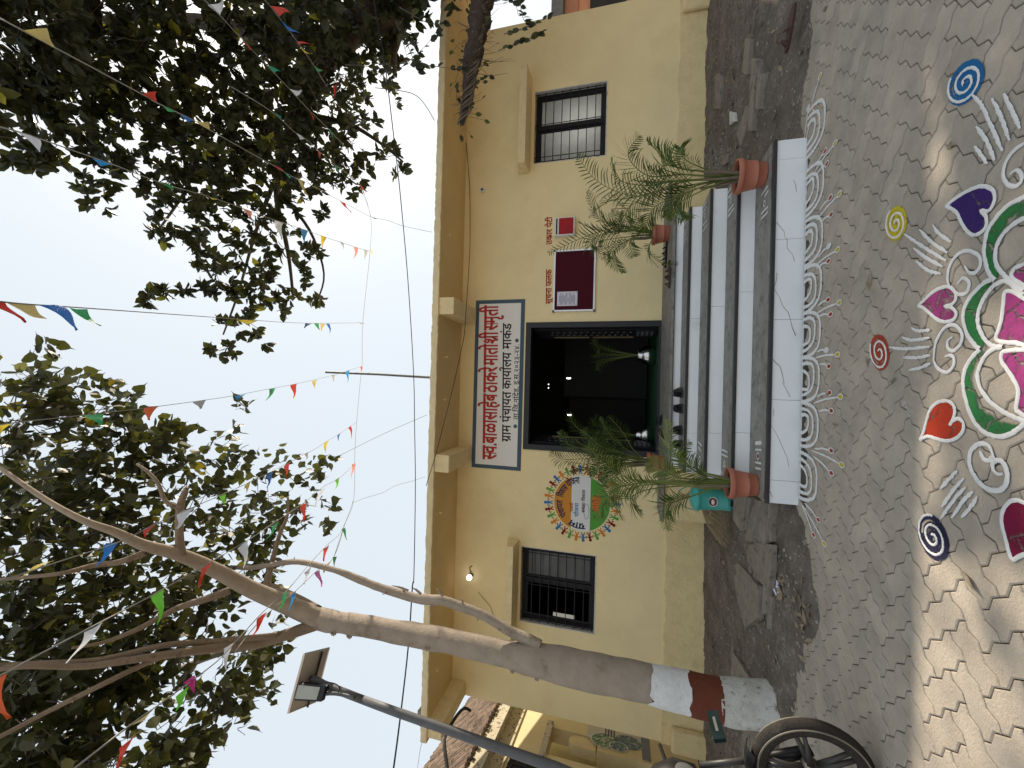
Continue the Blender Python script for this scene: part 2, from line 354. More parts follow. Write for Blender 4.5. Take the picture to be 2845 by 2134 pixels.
# facade wall with openings, built as blocks butted together
dL, dR, dT, dB = -1.008, 1.035, 2.828, .763
lw = (-3.78, -2.573, 1.62, 2.812); rw = (3.602, 4.772, 1.629, 2.780)
XL, XR, ZT = -5.17, 5.95, 3.955
def wallblock(mb, x0, x1, z0, z1): mb.box(x0, x1, WY, WY + .23, z0, z1)
wb = MB()
for x0, x1, z0, z1 in [(XL, lw[0], -.1, ZT), (lw[0], lw[1], -.1, lw[2]), (lw[0], lw[1], lw[3], ZT), (lw[1], dL, -.1, ZT), (dL, dR, dT, ZT), (dL, dR, -.1, dB - .02), (dR, rw[0], -.1, ZT), (rw[0], rw[1], -.1, rw[2]), (rw[0], rw[1], rw[3], ZT), (rw[1], XR, -.1, ZT)]:
    wallblock(wb, x0, x1, z0, z1)
wb.box(XL, XL + .23, WY + .23, 12, -.1, ZT); wb.box(XR - .23, XR, WY + .23, 12, -.1, ZT)
wb.box(XL, XR, 12, 12.2, -.1, ZT)
wb.build('wall', M['wall'], B)
# thickened, rough band at the foot of the wall (ragged upper edge)
def ragband(x0, x1, zb, zt, dep, amp, name, mt, seed, step=.035):
    mb = MB(); n = int((x1 - x0) / step); R = 5
    for i in range(n + 1):
        x = x0 + (x1 - x0) * i / n; zz = zt + amp * noise.noise(Vector((x * 2.3, seed, 0))) + amp * .6 * noise.noise(Vector((x * 9, seed, 1)))
        for k in range(R):
            t = k / (R - 1); z = zb + (zz - zb) * t
            y = WY - dep - .007 * noise.noise(Vector((x * 8, z * 8, seed))) - (.01 if k == R - 1 else 0) * abs(noise.noise(Vector((x * 14, 3, seed))))
            mb.v.append((x, y, z))
        mb.v.append((x, WY - .002, zz + .012))
    for i in range(n):
        for k in range(R): a = i * (R + 1) + k; mb.f.append((a, a + R + 1, a + R + 2, a + 1)); mb.mi.append(0)
    return mb.build(name, mt, B)
ragband(XL, -1.62, -.05, .62, .028, .05, 'plinth_render', M['wallrough'], 4.0)
ragband(2.76, XR, -.05, .60, .020, .025, 'plinth_render', M['wallrough'], 9.0)
bx('buttress', 5.55, 5.95, WY - .10, WY - .03, -.05, .58, M['wallrough'], B, .03)
bx('buttress', XL - .02, -4.86, WY - .16, WY - .035, -.05, .50, M['wallrough'], B, .03)
# roof slab with crumbling front edge
def slab():
    mb = MB(); x0, x1 = -5.22, 6.7; n = 260; yf = 5.50
    for i in range(n + 1):
        x = x0 + (x1 - x0) * i / n
        j = .012 * noise.noise(Vector((x * 5, 0, 0))) + .012 * noise.noise(Vector((x * 17, 2, 0)))
        k = .010 * noise.noise(Vector((x * 6, 9, 0))) + .010 * noise.noise(Vector((x * 21, 5, 0)))
        mb.v += [(x, WY + .2, 3.957), (x, yf + .02, 3.92 + .4 * k), (x, yf + j, 3.925 + k), (x, yf + j * .5 - .004, 3.965), (x, yf + k, 4.018 + j), (x, yf + .05, 4.035 + j), (x, 12.2, 4.06)]
    for i in range(n):
        for k in range(6): a = i * 7 + k; mb.f.append((a, a + 1, a + 8, a + 7)); mb.mi.append(0 if k else 1)
    mb.f += [tuple(range(7)), tuple(range(n * 7 + 6, n * 7 - 1, -1))]; mb.mi += [0, 0]
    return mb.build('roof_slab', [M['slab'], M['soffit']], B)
slab()
def cbeam(x0, x1, zb, yf=5.53):
    mb = MB().box(x0, x1, yf, WY - .002, zb, 3.952)
    o = mb.build('beam', M['beam'], B); md = o.modifiers.new('b', 'BEVEL'); md.width = .012; md.segments = 2
cbeam(1.025, 1.275, 3.69); cbeam(-1.285, -1.03, 3.70); cbeam(-5.16, -4.93, 3.70)
for px, py in [(1242, 655), (1235, 993), (1230, 1110), (1218, 1424), (1208, 1860)]:
    p = PZ(px, py, 3.93); p.z = 3.925
    MB().tube([p + Vector((0, .02, .01)), p + Vector((0, -.02, -.05))], .016, 8).build('drain_stub', M['beam'], B)
# window hoods
def hood(x0, x1, zb, zt, dep):
    mb = MB(); mb.prism([Vector((x0, WY - .002, zb)), Vector((x0, WY - dep, zb + .01)), Vector((x0, WY - dep, zt - .075)), Vector((x0, WY - .002, zt))][::-1], (x1 - x0, 0, 0))
    o = mb.build('window_hood', M['beam'], B); md = o.modifiers.new('b', 'BEVEL'); md.width = .008; md.segments = 2
hood(3.46, 5.0, 2.83, 3.03, .34); hood(-4.05, -2.47, 2.85, 3.04, .34)
# windows
def window(x0, x1, z0, z1, name, openleft):
    W_ = bpy.data.objects.new('window', None); COL.objects.link(W_); W_.parent = B; W_.matrix_parent_inverse = Matrix.Translation(-B.location)
    W_['label'] = name
    yb = WY + .13
    fr = MB(); t = .05
    for a in [(x0 + .012, x0 + .012 + t, z0 + .02, z1 - .012), (x1 - .012 - t, x1 - .012, z0 + .02, z1 - .012)]: fr.box(a[0], a[1], yb - .03, yb + .03, a[2], a[3])
    fr.box(x0 + .012 + t, x1 - .012 - t, yb - .03, yb + .03, z0 + .02, z0 + .02 + t); fr.box(x0 + .012 + t, x1 - .012 - t, yb - .03, yb + .03, z1 - .012 - t, z1 - .012)
    xm = (x0 + x1) / 2 + (.03 if not openleft else .06); fr.box(xm - .028, xm + .028, yb - .036, yb + .02, z0 + .02 + t, z1 - .012 - t)
    xs_ = [(x0 + .062, xm - .028), (xm + .028, x1 - .062)]
    for a, b in xs_:
        for p, q in ((a, a + .035), (b - .035, b)): fr.box(p, q, yb - .012, yb + .015, z0 + .07, z1 - .062)
        fr.box(a + .035, b - .035, yb - .012, yb + .015, z0 + .07, z0 + .105); fr.box(a + .035, b - .035, yb - .012, yb + .015, z1 - .097, z1 - .062)
    fr.build('window_frame', M['steel'], W_)
    for k, (a, b) in enumerate(xs_):
        dk = openleft and k == 0
        if dk: continue
        if not openleft:
            MB().add([(a + .03, yb + .004, z0 + .1), (b - .03, yb + .004, z0 + .1), (b - .03, yb + .004, z1 - .09), (a + .03, yb + .004, z1 - .09)], [(0, 1, 2, 3)]).build('pane', M['glass'], W_)
        else:
            lv = MB(); n = 8
            for i in range(n):
                zz = z0 + .1 + (z1 - z0 - .19) * i / n; lv.box(a + .03, b - .03, yb + .005, yb + .012, zz + .006, zz + (z1 - z0 - .19) / n)
            lv.build('pane', M['glass'], W_)
    gr = MB(); yg = WY + .045; n = 9
    for i in range(n):
        zz = z0 + .05 + (z1 - z0 - .09) * i / (n - 1); gr.box(x0 + .005, x1 - .005, yg - .006, yg + .006, zz - .006, zz + .006)
    for f in (.03, .10, .5, .55, .90, .97) if not openleft else (.03, .12, .50, .62, .92, .97):
        xx = x0 + (x1 - x0) * f; gr.box(xx - .005, xx + .005, yg - .014, yg - .007, z0 + .01, z1 - .01)
    gr.build('grille', M['steel'], W_)
    rv = MB(); rt = .03
    rv.box(x0, x0 + .011, WY - .004, WY + .12, z0, z1); rv.box(x1 - .011, x1, WY - .004, WY + .12, z0, z1)
    rv.box(x0 + .011, x1 - .011, WY - .006, WY + .12, z0, z0 + .018); rv.build('sill', M['limeold'], W_)
window(*rw, 'window with frosted panes lit from the room behind', False)
window(*lw, 'window with one louvred pane and one pane standing open', True)
q_ = PY(1566, 1714, 7.3); mb = MB().box(q_.x - .045, q_.x + .045, 7.3, 7.32, q_.z - .19, q_.z + .19); mb.build('inner_lamp', emit('tube_lamp_glow', (1, .95, .80), .12), B)
MB().tube([(4.22, 7.05, 2.02), (4.22, 7.05, 2.14)], .07, 10).build('inner_lamp', emit('window_lamp_glow', (1, .97, .92), 22), B)

# room behind the door
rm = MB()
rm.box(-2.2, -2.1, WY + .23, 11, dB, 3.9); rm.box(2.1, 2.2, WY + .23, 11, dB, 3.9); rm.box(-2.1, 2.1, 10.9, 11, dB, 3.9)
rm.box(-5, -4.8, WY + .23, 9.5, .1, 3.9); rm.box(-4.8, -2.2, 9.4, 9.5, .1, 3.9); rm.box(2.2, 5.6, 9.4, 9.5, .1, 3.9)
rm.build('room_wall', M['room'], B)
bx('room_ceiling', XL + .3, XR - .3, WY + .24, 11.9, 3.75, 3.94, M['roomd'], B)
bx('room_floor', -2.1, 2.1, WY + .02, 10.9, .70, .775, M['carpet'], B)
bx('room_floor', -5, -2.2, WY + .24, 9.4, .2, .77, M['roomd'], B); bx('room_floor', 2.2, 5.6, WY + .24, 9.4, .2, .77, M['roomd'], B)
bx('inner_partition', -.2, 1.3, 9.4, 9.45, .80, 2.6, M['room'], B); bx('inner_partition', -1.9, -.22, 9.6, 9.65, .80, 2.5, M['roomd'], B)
for px, py in [(1580, 1051), (1582, 1153)]:
    p = PY(px, py, 8.9); MB().lathe([(0, -.05), (.014, -.04), (.018, 0), (.014, .04), (0, .05)], p, 8).build('inner_lamp', emit('bulb_glow', (1, .97, .92), 2), B)
for px, py in [(1524, 1068), (1524, 1078)]:
    p = PY(px, py, 8.9); MB().lathe([(0, -.015), (.014, 0), (0, .015)], p, 8).build('inner_lamp', emit('small_glow', (1, .97, .92), 1.5), B)
# door frame and leaves
df = MB(); t = .085
df.box(dL, dL + t, WY - .02, WY + .11, dB, dT); df.box(dR - t, dR, WY - .02, WY + .11, dB, dT); df.box(dL + t, dR - t, WY - .02, WY + .11, dT - t, dT)
df.box(dL + t, dR - t, WY - .01, WY + .09, dB, dB + .035)
o = df.build('door_frame', M['frame'], B)
for sgn, xh, nm in ((1, dR - t, 'right'), (-1, dL + t, 'left')):
    L_ = bpy.data.objects.new('door_leaf', None); COL.objects.link(L_); L_.parent = B; L_.matrix_parent_inverse = Matrix.Translation(-B.location)
    a = radians(66); M4 = Matrix.Translation((xh - sgn * .02, WY + .12, 0)) @ rot_z(radians(98) if sgn > 0 else radians(84))
    w = .50
    MB().box(0, w, -.015, .015, dB + .04, dT - .12, M4).build('leaf_panel', M['steel'], L_)
    st = MB(); side = .017 if sgn > 0 else -.017
    for i in range(14):
        for k in range(2):
            p = Vector((.12 + .16 * k, side, 1.2 + .095 * i + .04 * k)); st.lathe([(0, .016), (.012, .012), (.016, 0)], (0, 0, 0), 8, M4 @ Matrix.Translation(p) @ Matrix.Rotation(radians(-90 if sgn < 0 else 90), 4, 'X'))
    st.build('door_studs', M['stud'], L_)['kind'] = 'stuff'
    bs = MB(); bs.box(.40, .46, side - .004, side + .004, 1.15, 1.80, M4); bs.box(.40, .46, side - .004, side + .004, 1.86, 2.45, M4); bs.build('brass_strip', M['brass'], L_)
    sl_ = MB()
    for i in range(4): sl_.box(.10, .26, side - .004, side + .004, .86 + .07 * i, .895 + .07 * i, M4); sl_.box(.30, .33, side - .004, side + .004, .86 + .07 * i, .895 + .07 * i, M4)
    sl_.build('door_slots', M['grey'], L_)

# ------------------------------------------------------------ lettering
_gc = {}
def glyphs(txt):
    """outline mesh of a run of Devanagari characters, in em units"""
    if txt in _gc: return _gc[txt]
    c = bpy.data.curves.new('txt', 'FONT'); c.body = txt; c.resolution_u = 2; o = bpy.data.objects.new('txt', c); COL.objects.link(o)
    bpy.context.view_layer.update(); dg = bpy.context.evaluated_depsgraph_get(); e = o.evaluated_get(dg); me = e.to_mesh()
    r = ([(v.co.x, v.co.y) for v in me.vertices], [tuple(p.vertices) for p in me.polygons]); e.to_mesh_clear()
    bpy.data.objects.remove(o); bpy.data.curves.remove(c); _gc[txt] = r; return r
def clipx(vs, fs, x):
    bm = bmesh.new(); bv = [bm.verts.new((a, b, 0)) for a, b in vs]
    for f in fs:
        try: bm.faces.new([bv[i] for i in f])
        except Exception: pass
    bmesh.ops.bisect_plane(bm, geom=bm.verts[:] + bm.edges[:] + bm.faces[:], plane_co=(x, 0, 0), plane_no=(1, 0, 0), clear_outer=True)
    bm.verts.index_update(); r = ([(v.co.x, v.co.y) for v in bm.verts], [tuple(v.index for v in f.verts) for f in bm.faces]); bm.free(); return r
def stroke2(pts, w):
    vs = []; fs = []
    for (a, b), (c, d_) in zip(pts, pts[1:]):
        l = hypot(c - a, d_ - b) or 1; nx, ny = -(d_ - b) / l * w / 2, (c - a) / l * w / 2; ex, ey = (c - a) / l * w * .3, (d_ - b) / l * w * .3; n = len(vs)
        vs += [(a + nx - ex, b + ny - ey), (a - nx - ex, b - ny - ey), (c - nx + ex, d_ - ny + ey), (c + nx + ex, d_ + ny + ey)]; fs.append((n, n + 1, n + 2, n + 3))
    return vs, fs
def compose(tokens):
    """tokens: plain string | ('half',ch) | ('ra',) under the letter before | ('reph',) over the letter before | ('sp',w)"""
    V = []; F = []; x = 0
    def put(g, dx):
        n = len(V); V.extend([(a + dx, b) for a, b in g[0]]); F.extend([tuple(i + n for i in f) for f in g[1]])
    for t in tokens:
        if isinstance(t, str):
            g_ = glyphs(t); put(g_, x)
            # advance by the run's own width
            x += max(a for a, b in g_[0])
        elif t[0] == 'half':
            g_ = glyphs(t[1]); w = max(a for a, b in g_[0]); put(clipx(g_[0], g_[1], w - .165), x); x += w - .165
        elif t[0] == 'ra': put(stroke2([(x - .13, .26), (x - .40, .02)], .07), 0)
        elif t[0] == 'reph': put(stroke2([(x - .12, .62), (x - .06, .72), (x - .10, .83), (x - .22, .86), (x - .30, .78)], .065), 0)
        elif t[0] == 'sp': x += t[1]
    return V, F, x
def lettering(name, tokens, O, X, Zv, nrm, m, parent, bold=.02, weight_n=4, fit=True):
    """O: left end of base line; X: vector to right end; Zv: vector for .62 em (base line to head line)"""
    V, F, w = compose(tokens); mb = MB(); O = Vector(O); ex = Vector(X) / w; ez = Vector(Zv) / .62; nn = Vector(nrm).normalized()
    offs = [(0, 0)] + ([(bold * cos(a), bold * sin(a)) for a in [2 * pi * k / weight_n + .6 for k in range(weight_n)]] if bold else [])
    for i, (a, b) in enumerate(offs):
        mb.add([O + ex * (p[0] + a) + ez * (p[1] + b) + nn * (.0004 * i) for p in V], F)
    return mb.build(name, m, parent)
NW = (0, -1, 0)
# painted name board above the door
sg = bpy.data.objects.new('name_board', None); COL.objects.link(sg); sg.parent = B; sg.matrix_parent_inverse = Matrix.Translation(-B.location)
sx0, sx1, sz0, sz1 = -1.368, 1.4175, 2.856, 3.702
bx('board_border', sx0, sx1, WY - .006, WY - .0005, sz0, sz1, M['signb'], sg)
bx('board_face', sx0 + .062, sx1 - .062, WY - .010, WY - .0055, sz0 + .065, sz1 - .065, M['signw'], sg)
fy = WY - .0115
def fline(name, toks, bl, br, hl, m, parent, bold, y=None, k=1.0):
    y = y or fy; a = PY(*bl, y); b = PY(*br, y); h = PY(*hl, y)
    return lettering(name, toks, a, b - a, Vector((0, 0, (h.z - a.z) * k)), NW, m, parent, bold)
fline('red_lettering', [('half', 'स'), 'व', '.', 'बाळासाहेब', ('sp', .10), 'ठाकरे', ('sp', .10), 'मातो', 'श', ('ra',), 'ी', ('sp', .10), ('half', 'स'), 'मृती'], (1378.5, 1278), (1383.5, 848), (1342, 1278), M['red'], sg, .030)
fline('black_lettering', ['ग', ('ra',), 'ाम', ('sp', .22), 'पंचायत', ('sp', .22), 'कार', ('sp', -.42), 'या', ('reph',), 'लय', ('sp', .28), 'मार', ('sp', -.42), 'कंड'] if False else ['ग', ('ra',), 'ाम', ('sp', .22), 'पंचायत', ('sp', .22), 'काया', ('reph',), 'लय', ('sp', .28), 'माकंड'], (1418, 1228), (1420.5, 898), (1395.5, 1228), M['black'], sg, .022)
fline('small_lettering', ['ता.िज.नांदेड, इ.स.२०२३-२४.'], (1439.5, 1166), (1442.5, 957), (1427.5, 1166), M['black'], sg, .012)
for px, py in [(1431.5, 1184.5), (1436, 946)]:
    c = PY(px, py, fy); MB().add([c + Vector((.031 * cos(2 * pi * k / 16), 0, .031 * sin(2 * pi * k / 16))) for k in range(16)], [tuple(range(16))]).build('board_dot', M['signb'], sg)
fy2 = WY - .003
fline('wall_lettering', ['सुचना फलक'], (1532, 844), (1533, 748), (1517, 844), M['redl'], B, .030, fy2)
fline('wall_lettering', ['तक', ('ra',), 'ार पेटी'], (1533, 679), (1534, 602), (1519, 679), M['redl'], B, .030, fy2)

# round mural left of the door
MC = PY(1616, 1398.5, WY); mr_ = PY(1616, 1321.5, WY).x - MC.x
mu = bpy.data.objects.new('round_mural', None); COL.objects.link(mu); mu.parent = B; mu.matrix_parent_inverse = Matrix.Translation(-B.location)
def mp(a, r, off=.004): return Vector((MC.x + r * sin(a), WY - off, MC.z + r * cos(a)))
def seg(z0, z1, m, nm):     # horizontal slice of the disc between heights z0..z1 (fractions of radius)
    n = 28; pts = []
    for i in range(n + 1): z = z0 + (z1 - z0) * i / n; pts.append(Vector((MC.x + mr_ * sqrt(max(0, 1 - z * z)), WY - .004, MC.z + mr_ * z)))
    for i in range(n, -1, -1): z = z0 + (z1 - z0) * i / n; pts.append(Vector((MC.x - mr_ * sqrt(max(0, 1 - z * z)), WY - .004, MC.z + mr_ * z)))
    MB().add(pts, [tuple(range(len(pts)))]).build(nm, m, mu)
seg(.37, 1, M['m_flagorange'], 'orange_band'); seg(-.31, .37, M['white'], 'white_band'); seg(-1, -.31, M['m_flaggreen'], 'green_band')
# children holding hands round the disc
fig = {}
cyc = ['m_orange', 'm_blue', 'm_dred', 'm_green']
for i in range(32):
    a = -.90 - i * 2 * pi / 32 + 1.03; mbf = MB(); s_ = mr_ * .195
    def T(x, y): return mp(a + x * s_ / (mr_ * 1.2), mr_ * 1.055 + y * s_, .004 + .0006 * (i % 2))
    hd = [T(.26 * cos(k * pi / 5), 1.42 + .26 * sin(k * pi / 5)) for k in range(10)]; mbf.add(hd, [tuple(range(10))])
    def st_(p, w):
        v, f = stroke2(p, w); mbf.add([T(x, y) + Vector((0, -.0002 * rnd.random(), 0)) for x, y in v], f)
    st_([(0, 1.2), (0, .62)], .36); st_([(0, .66), (-.34, .02)], .20); st_([(0, .66), (.34, .02)], .20)
    st_([(-.05, 1.05), (-.42, .80), (-.58, 1.0)], .15); st_([(.05, 1.05), (.42, .80), (.58, .62)], .15)
    mbf.build('painted_child', M[cyc[i % 4]], mu)
def arctext(toks, a0, a1, r, h, m, bold):
    V, F, w = compose(toks); mb = MB()
    for i, (p, q) in enumerate([(0, 0), (bold, 0), (-bold, 0), (0, bold), (0, -bold)]):
        mb.add([mp(a0 + (a1 - a0) * (x + p) / w, mr_ * (r + h * (y + q) / .62), .0052 + .0004 * i) for x, y in V], F)
    mb.build('mural_lettering', m, mu)
arctext(['ग', ('ra',), 'ाम'], -1.98 + .25, -1.02, .72, .20, M['navy'], .03)
arctext(['पंचायत'], -.72, .05, .70, .20, M['navy'], .03)
arctext(['विकास'.replace('वि', 'िव')], .22, .80, .70, .20, M['navy'], .03)
arctext(['योजना'], .86, 1.46, .72, .22, M['navy'], .03)
def mline(toks, x0, x1, z, h, m, bold=.015): lettering('mural_lettering', toks, (MC.x + x0 * mr_, WY - .0055, MC.z + z * mr_), (mr_ * (x1 - x0), 0, 0), (0, 0, h * mr_), NW, m, mu, bold)
mline(['सबकी'], -.33, .0, .30, .10, M['red']); mline(['योजना'], -.5, .0, .10, .13, M['m_blue']); mline(['सबका', ('sp', .35), 'िवकास'], -.32, .50, -.12, .10, M['black'])
mline(['पंचायत'], -.45, -.08, -.80, .09, M['black'])
lp = MB(); cx, cz = MC.x - .22 * mr_, MC.z - .12 * mr_
lp.tube([(cx + .28 * mr_ * cos(t_ * .4) - .05 * mr_, WY - .006, cz - .06 * mr_ + .09 * mr_ * sin(t_ * .4)) for t_ in range(16)], .0025, 4); lp.build('mural_outline', M['navy'], mu)
bl = [Vector((MC.x + x * mr_, WY - .0055, MC.z + z * mr_)) for x, z in [(-.3, -.42), (-.1, -.38), (.1, -.36), (.32, -.42), (.38, -.6), (.15, -.7), (-.1, -.62), (-.45, -.72), (-.2, -.55)]]
MB().add(bl, [tuple(range(len(bl)))[::-1]]).build('mural_blot', M['m_orange2'], mu)
for x, z in [(-.45, -.47), (-.22, -.42), (-.05, -.45), (.12, -.41), (.33, -.48)]:
    MB().add([Vector((MC.x + x * mr_ + .012 * cos(k), WY - .0065, MC.z + z * mr_ + .012 * sin(k))) for k in range(6)], [tuple(range(6))]).build('mural_dot', M['navy'], mu)

# ------------------------------------------------------------ things on the wall
nb = empty('notice_board', (1.6, WY, 2.0), 'maroon felt notice board in aluminium frame right of the door', 'notice board')
n0 = PY(1652, 864.5, WY); n1 = PY(1541, 698, WY); nx0, nz0, nx1, nz1 = n0.x, n0.z, n1.x, n1.z
bx('felt_panel', nx0 + .02, nx1 - .02, WY - .022, WY - .004, nz0 + .02, nz1 - .02, M['felt'], nb)
fr = MB(); fr.box(nx0, nx1, WY - .034, WY - .002, nz0, nz0 + .024); fr.box(nx0, nx1, WY - .034, WY - .002, nz1 - .024, nz1); fr.box(nx0, nx0 + .024, WY - .034, WY - .002, nz0 + .0245, nz1 - .0245); fr.box(nx1 - .024, nx1, WY - .034, WY - .002, nz0 + .0245, nz1 - .0245)
fr.build('frame', M['alu'], nb)
for x in (nx0 + .006, nx1 - .006):
    for z in (nz0 + .006, nz1 - .006): bx('corner_cap', x - .018, x + .018, WY - .038, WY - .001, z - .018, z + .018, M['grey'], nb, .006)
q0 = PY(1604, 850, WY); q1 = PY(1549, 812, WY)
nt = empty('notice_paper', (q0.x, WY - .024, q0.z), 'printed white notice sheet pinned on the maroon board', 'paper')
bx('sheet', q0.x, q1.x, WY - .0245, WY - .0232, q0.z, q1.z, M['paper'], nt)
ik = MB()
for i in range(15):
    z = q1.z - .035 - i * (q1.z - q0.z - .06) / 15; a = .02 if i % 4 else .06
    ik.box(q0.x + a, q1.x - a - (.04 if i % 3 == 2 else 0), WY - .0255, WY - .0246, z - .004, z + .004)
for x in (q0.x + .018, q1.x - .018):
    for z in (q0.z + .018, q1.z - .018): ik.lathe([(0, 0), (.008, 0)], (0, 0, 0), 8, Matrix.Translation((x, WY - .0256, z)) @ Matrix.Rotation(pi / 2, 4, 'X'))
ik.build('printed_lines', M['ink'], nt)
c0 = PY(1598, 658, WY); c1 = PY(1543, 612, WY)
cb = empty('complaint_box', (c0.x, WY, c0.z), 'small white complaint box with red front beside the notice board', 'box')
bx('box_body', c0.x, c1.x, WY - .10, WY - .002, c0.z, c1.z, M['white'], cb, .006)
bx('red_face', c0.x + .018, c1.x - .018, WY - .106, WY - .1005, c0.z + .02, c1.z - .075, M['redl'], cb)
bx('slot', c0.x + .02, c1.x - .02, WY - .104, WY - .1005, c1.z - .052, c1.z - .03, M['steel'], cb)
sp = MB()
for i in range(4):
    for k in range(6): sp.box(c0.x + .035 + .022 * k, c0.x + .047 + .022 * k, WY - .1085, WY - .1062, c0.z + .04 + .03 * i, c0.z + .048 + .03 * i)
sp.build('printed_marks', M['sole'], cb)
cc = PY(1342, 530, WY)
cv = empty('wall_camera', cc, 'small white round-lens security unit high on the right wall', 'camera')
bx('housing', cc.x - .035, cc.x + .035, WY - .05, WY - .002, cc.z - .035, cc.z + .035, M['white'], cv, .012)
MB().lathe([(0, .012), (.02, .006), (.022, 0)], (0, 0, 0), 14, Matrix.Translation((cc.x, WY - .05, cc.z)) @ Matrix.Rotation(pi / 2, 4, 'X')).build('lens', M['gloss'], cv, True)
lb = PY(1310, 1597, WY)
wl = empty('wall_lamp', lb, 'round white bulb lamp high between roof and left window', 'lamp')
MB().lathe([(0, .06), (.03, .055), (.045, .03), (.045, 0), (.03, -.02), (0, -.03)], (0, 0, 0), 16, Matrix.Translation((lb.x, WY - .09, lb.z)) @ Matrix.Rotation(pi / 2, 4, 'X')).build('bulb', emit('lamp_white', (1, 1, 1), 1.6), wl, True)
MB().lathe([(.0, -.0), (.035, 0), (.035, .06), (.02, .08)], (0, 0, 0), 14, Matrix.Translation((lb.x, WY - .001, lb.z)) @ Matrix.Rotation(pi / 2, 4, 'X')).build('holder', M['grey'], wl, True)
MB().tube([PY(1310, 1597, WY - .01), PY(1306, 1585, WY - .02), PY(1305, 1577, WY - .01), PY(1312, 1572, WY - .005)], .006, 5).build('wire', M['cable'], wl)
def line(name, pts, r, label, cat, m='cable', group=None):
    o = MB().tube(pts, r, 5).build(name, M[m]); return tag(o, label, cat, group)
def sm(pts, k=4):        # smooth a polyline (Catmull-Rom)
    pts = [Vector(p) for p in pts]; r = []
    for i in range(len(pts) - 1):
        a = pts[max(i - 1, 0)]; b = pts[i]; c = pts[i + 1]; e = pts[min(i + 2, len(pts) - 1)]
        for t in range(k):
            t /= k; r.append(.5 * ((2 * b) + (c - a) * t + (2 * a - 5 * b + 4 * c - e) * t * t + (3 * b - a - 3 * c + e) * t ** 3))
    return r + [pts[-1]]
line('wall_wire', sm([PY(x, y, WY - .03) for x, y in [(1290, 350), (1298, 430), (1305, 530)]] + [PY(x, y, 6.35) for x, y in [(1306, 640), (1305, 700)]] + [PY(x, y, 5.9) for x, y in [(1300, 790), (1295, 860), (1290, 930)]] + [PY(x, y, 5.6) for x, y in [(1280, 980), (1262, 1062), (1235, 1170)]] + [PY(x, y, 5.42) for x, y in [(1210, 1265), (1184, 1350)]]), .005, 'thin brown wire slung under the roof slab above the name board', 'wire')
line('wall_wire', sm([PY(x, y, WY - .01) for x, y in [(1329, 1646), (1345, 1665), (1362, 1685), (1367, 1700), (1376, 1716)]]), .003, 'short loose wire curling on the wall below the round lamp', 'wire')
rp = MB().tube([PY(905, 1034, 6.6), PY(1050, 1040, 6.6), PY(1215, 1050, 6.6)], .022, 8).build('roof_pipe', M['galv']); tag(rp, 'thin upright metal pipe standing on the roof above the door', 'pipe')
st = MB().prism([PY(x, y, 5.62) for x, y in [(1176, 1955), (1160, 1975), (1160, 2010), (1168, 2020), (1178, 2005)]], (0, .1, 0)).build('roof_stone', M['stone']); tag(st, 'dark flat stone lying on the left end of the roof edge', 'stone')

# ------------------------------------------------------------ entrance steps
KY = [3.543, 3.962, 4.323, 4.730, 5.150]; KZ = [0, .221, .365, .518, .648, .763]
SX0, SX1 = -.835, 1.93
ST = empty('entrance_steps', (.55, 3.5, 0), 'white tiled entrance steps with dark stone treads leading up to the doorway', 'steps')
for k in range(5):
    y0 = KY[k]; z0, z1 = (KZ[k] if k else -.02), KZ[k + 1]; y1 = KY[k + 1] if k < 4 else WY - .02
    x0 = SX0 - (.012 * k); x1 = SX1 + (.012 * k)
    core = MB().box(x0 + .01, x1 - .01, y0 + .012, y1 + .012, -.05, z1 - .028); core.build('step_core', M['wallrough'] if k else M['grout'], ST)
    w = .61 if k == 0 else 1.22; off = -.66 if k == 0 else (-.30 - .05 * k)
    cuts = [x0]; x = off
    while x < x1 - .05:
        if x > x0 + .05: cuts.append(x)
        x += w
    cuts.append(x1)
    for a, b in zip(cuts, cuts[1:]):
        dz = rnd.uniform(-.001, .001)
        bx('riser_tile', a + .0013, b - .0013, y0 + dz, y0 + .012 + dz, z0 + .001, z1 - .028, M['tile2'] if k == 0 else M['tile'], ST)
    # tread: thin dark slab with polished nosing
    if k < 4:
        bx('tread_slab', x0 - .004, x1 + .004, y0 + .022, y1 - .002, z1 - .026, z1, M['tread'], ST)
        bx('tread_nosing', x0 - .004, x1 + .004, y0 - .014, y0 + .0215, z1 - .0265, z1 + .0008, M['edge'], ST, .004)
# hairline cracks drawn across the lowest tiles
ck = MB(); D_0 = lambda x0, y0: (lambda pts: [(x0 + x * .3255, y0 + y * .3255) for x, y in pts])
for cf, pts in [(D_0(2125, 530), [(70, 820), (130, 920), (150, 980), (200, 1040), (220, 1110), (235, 1170), (262, 1235)]), (D_0(2125, 530), [(100, 270), (140, 320), (165, 350), (168, 390), (190, 420), (190, 490), (235, 545), (255, 605)]),
                (D_0(2125, 530), [(60, 1430), (95, 1470), (130, 1500), (150, 1570), (165, 1650)]), (D_0(2125, 0), [(245, 1535), (262, 1580), (270, 1640)]), (D_0(2125, 1060), [(150, 10), (180, 60), (215, 130)]), (D_0(2125, 1060), [(35, 345), (70, 400), (100, 450), (150, 560), (190, 650), (205, 730)]),
                (D_0(2125, 530), [(105, 700), (100, 760), (80, 820)]), (D_0(2125, 1060), [(75, 235), (70, 300)]), (D_0(2125, 1060), [(40, 935), (70, 990)])]:
    L = [PY(x, y, KY[0] - .0006) for x, y in cf(pts)]; ck.tube(L, [.0012 + .0022 * abs(noise.noise(p * 9)) for p in L], 4)
ck.build('tile_crack', M['stone'], ST)
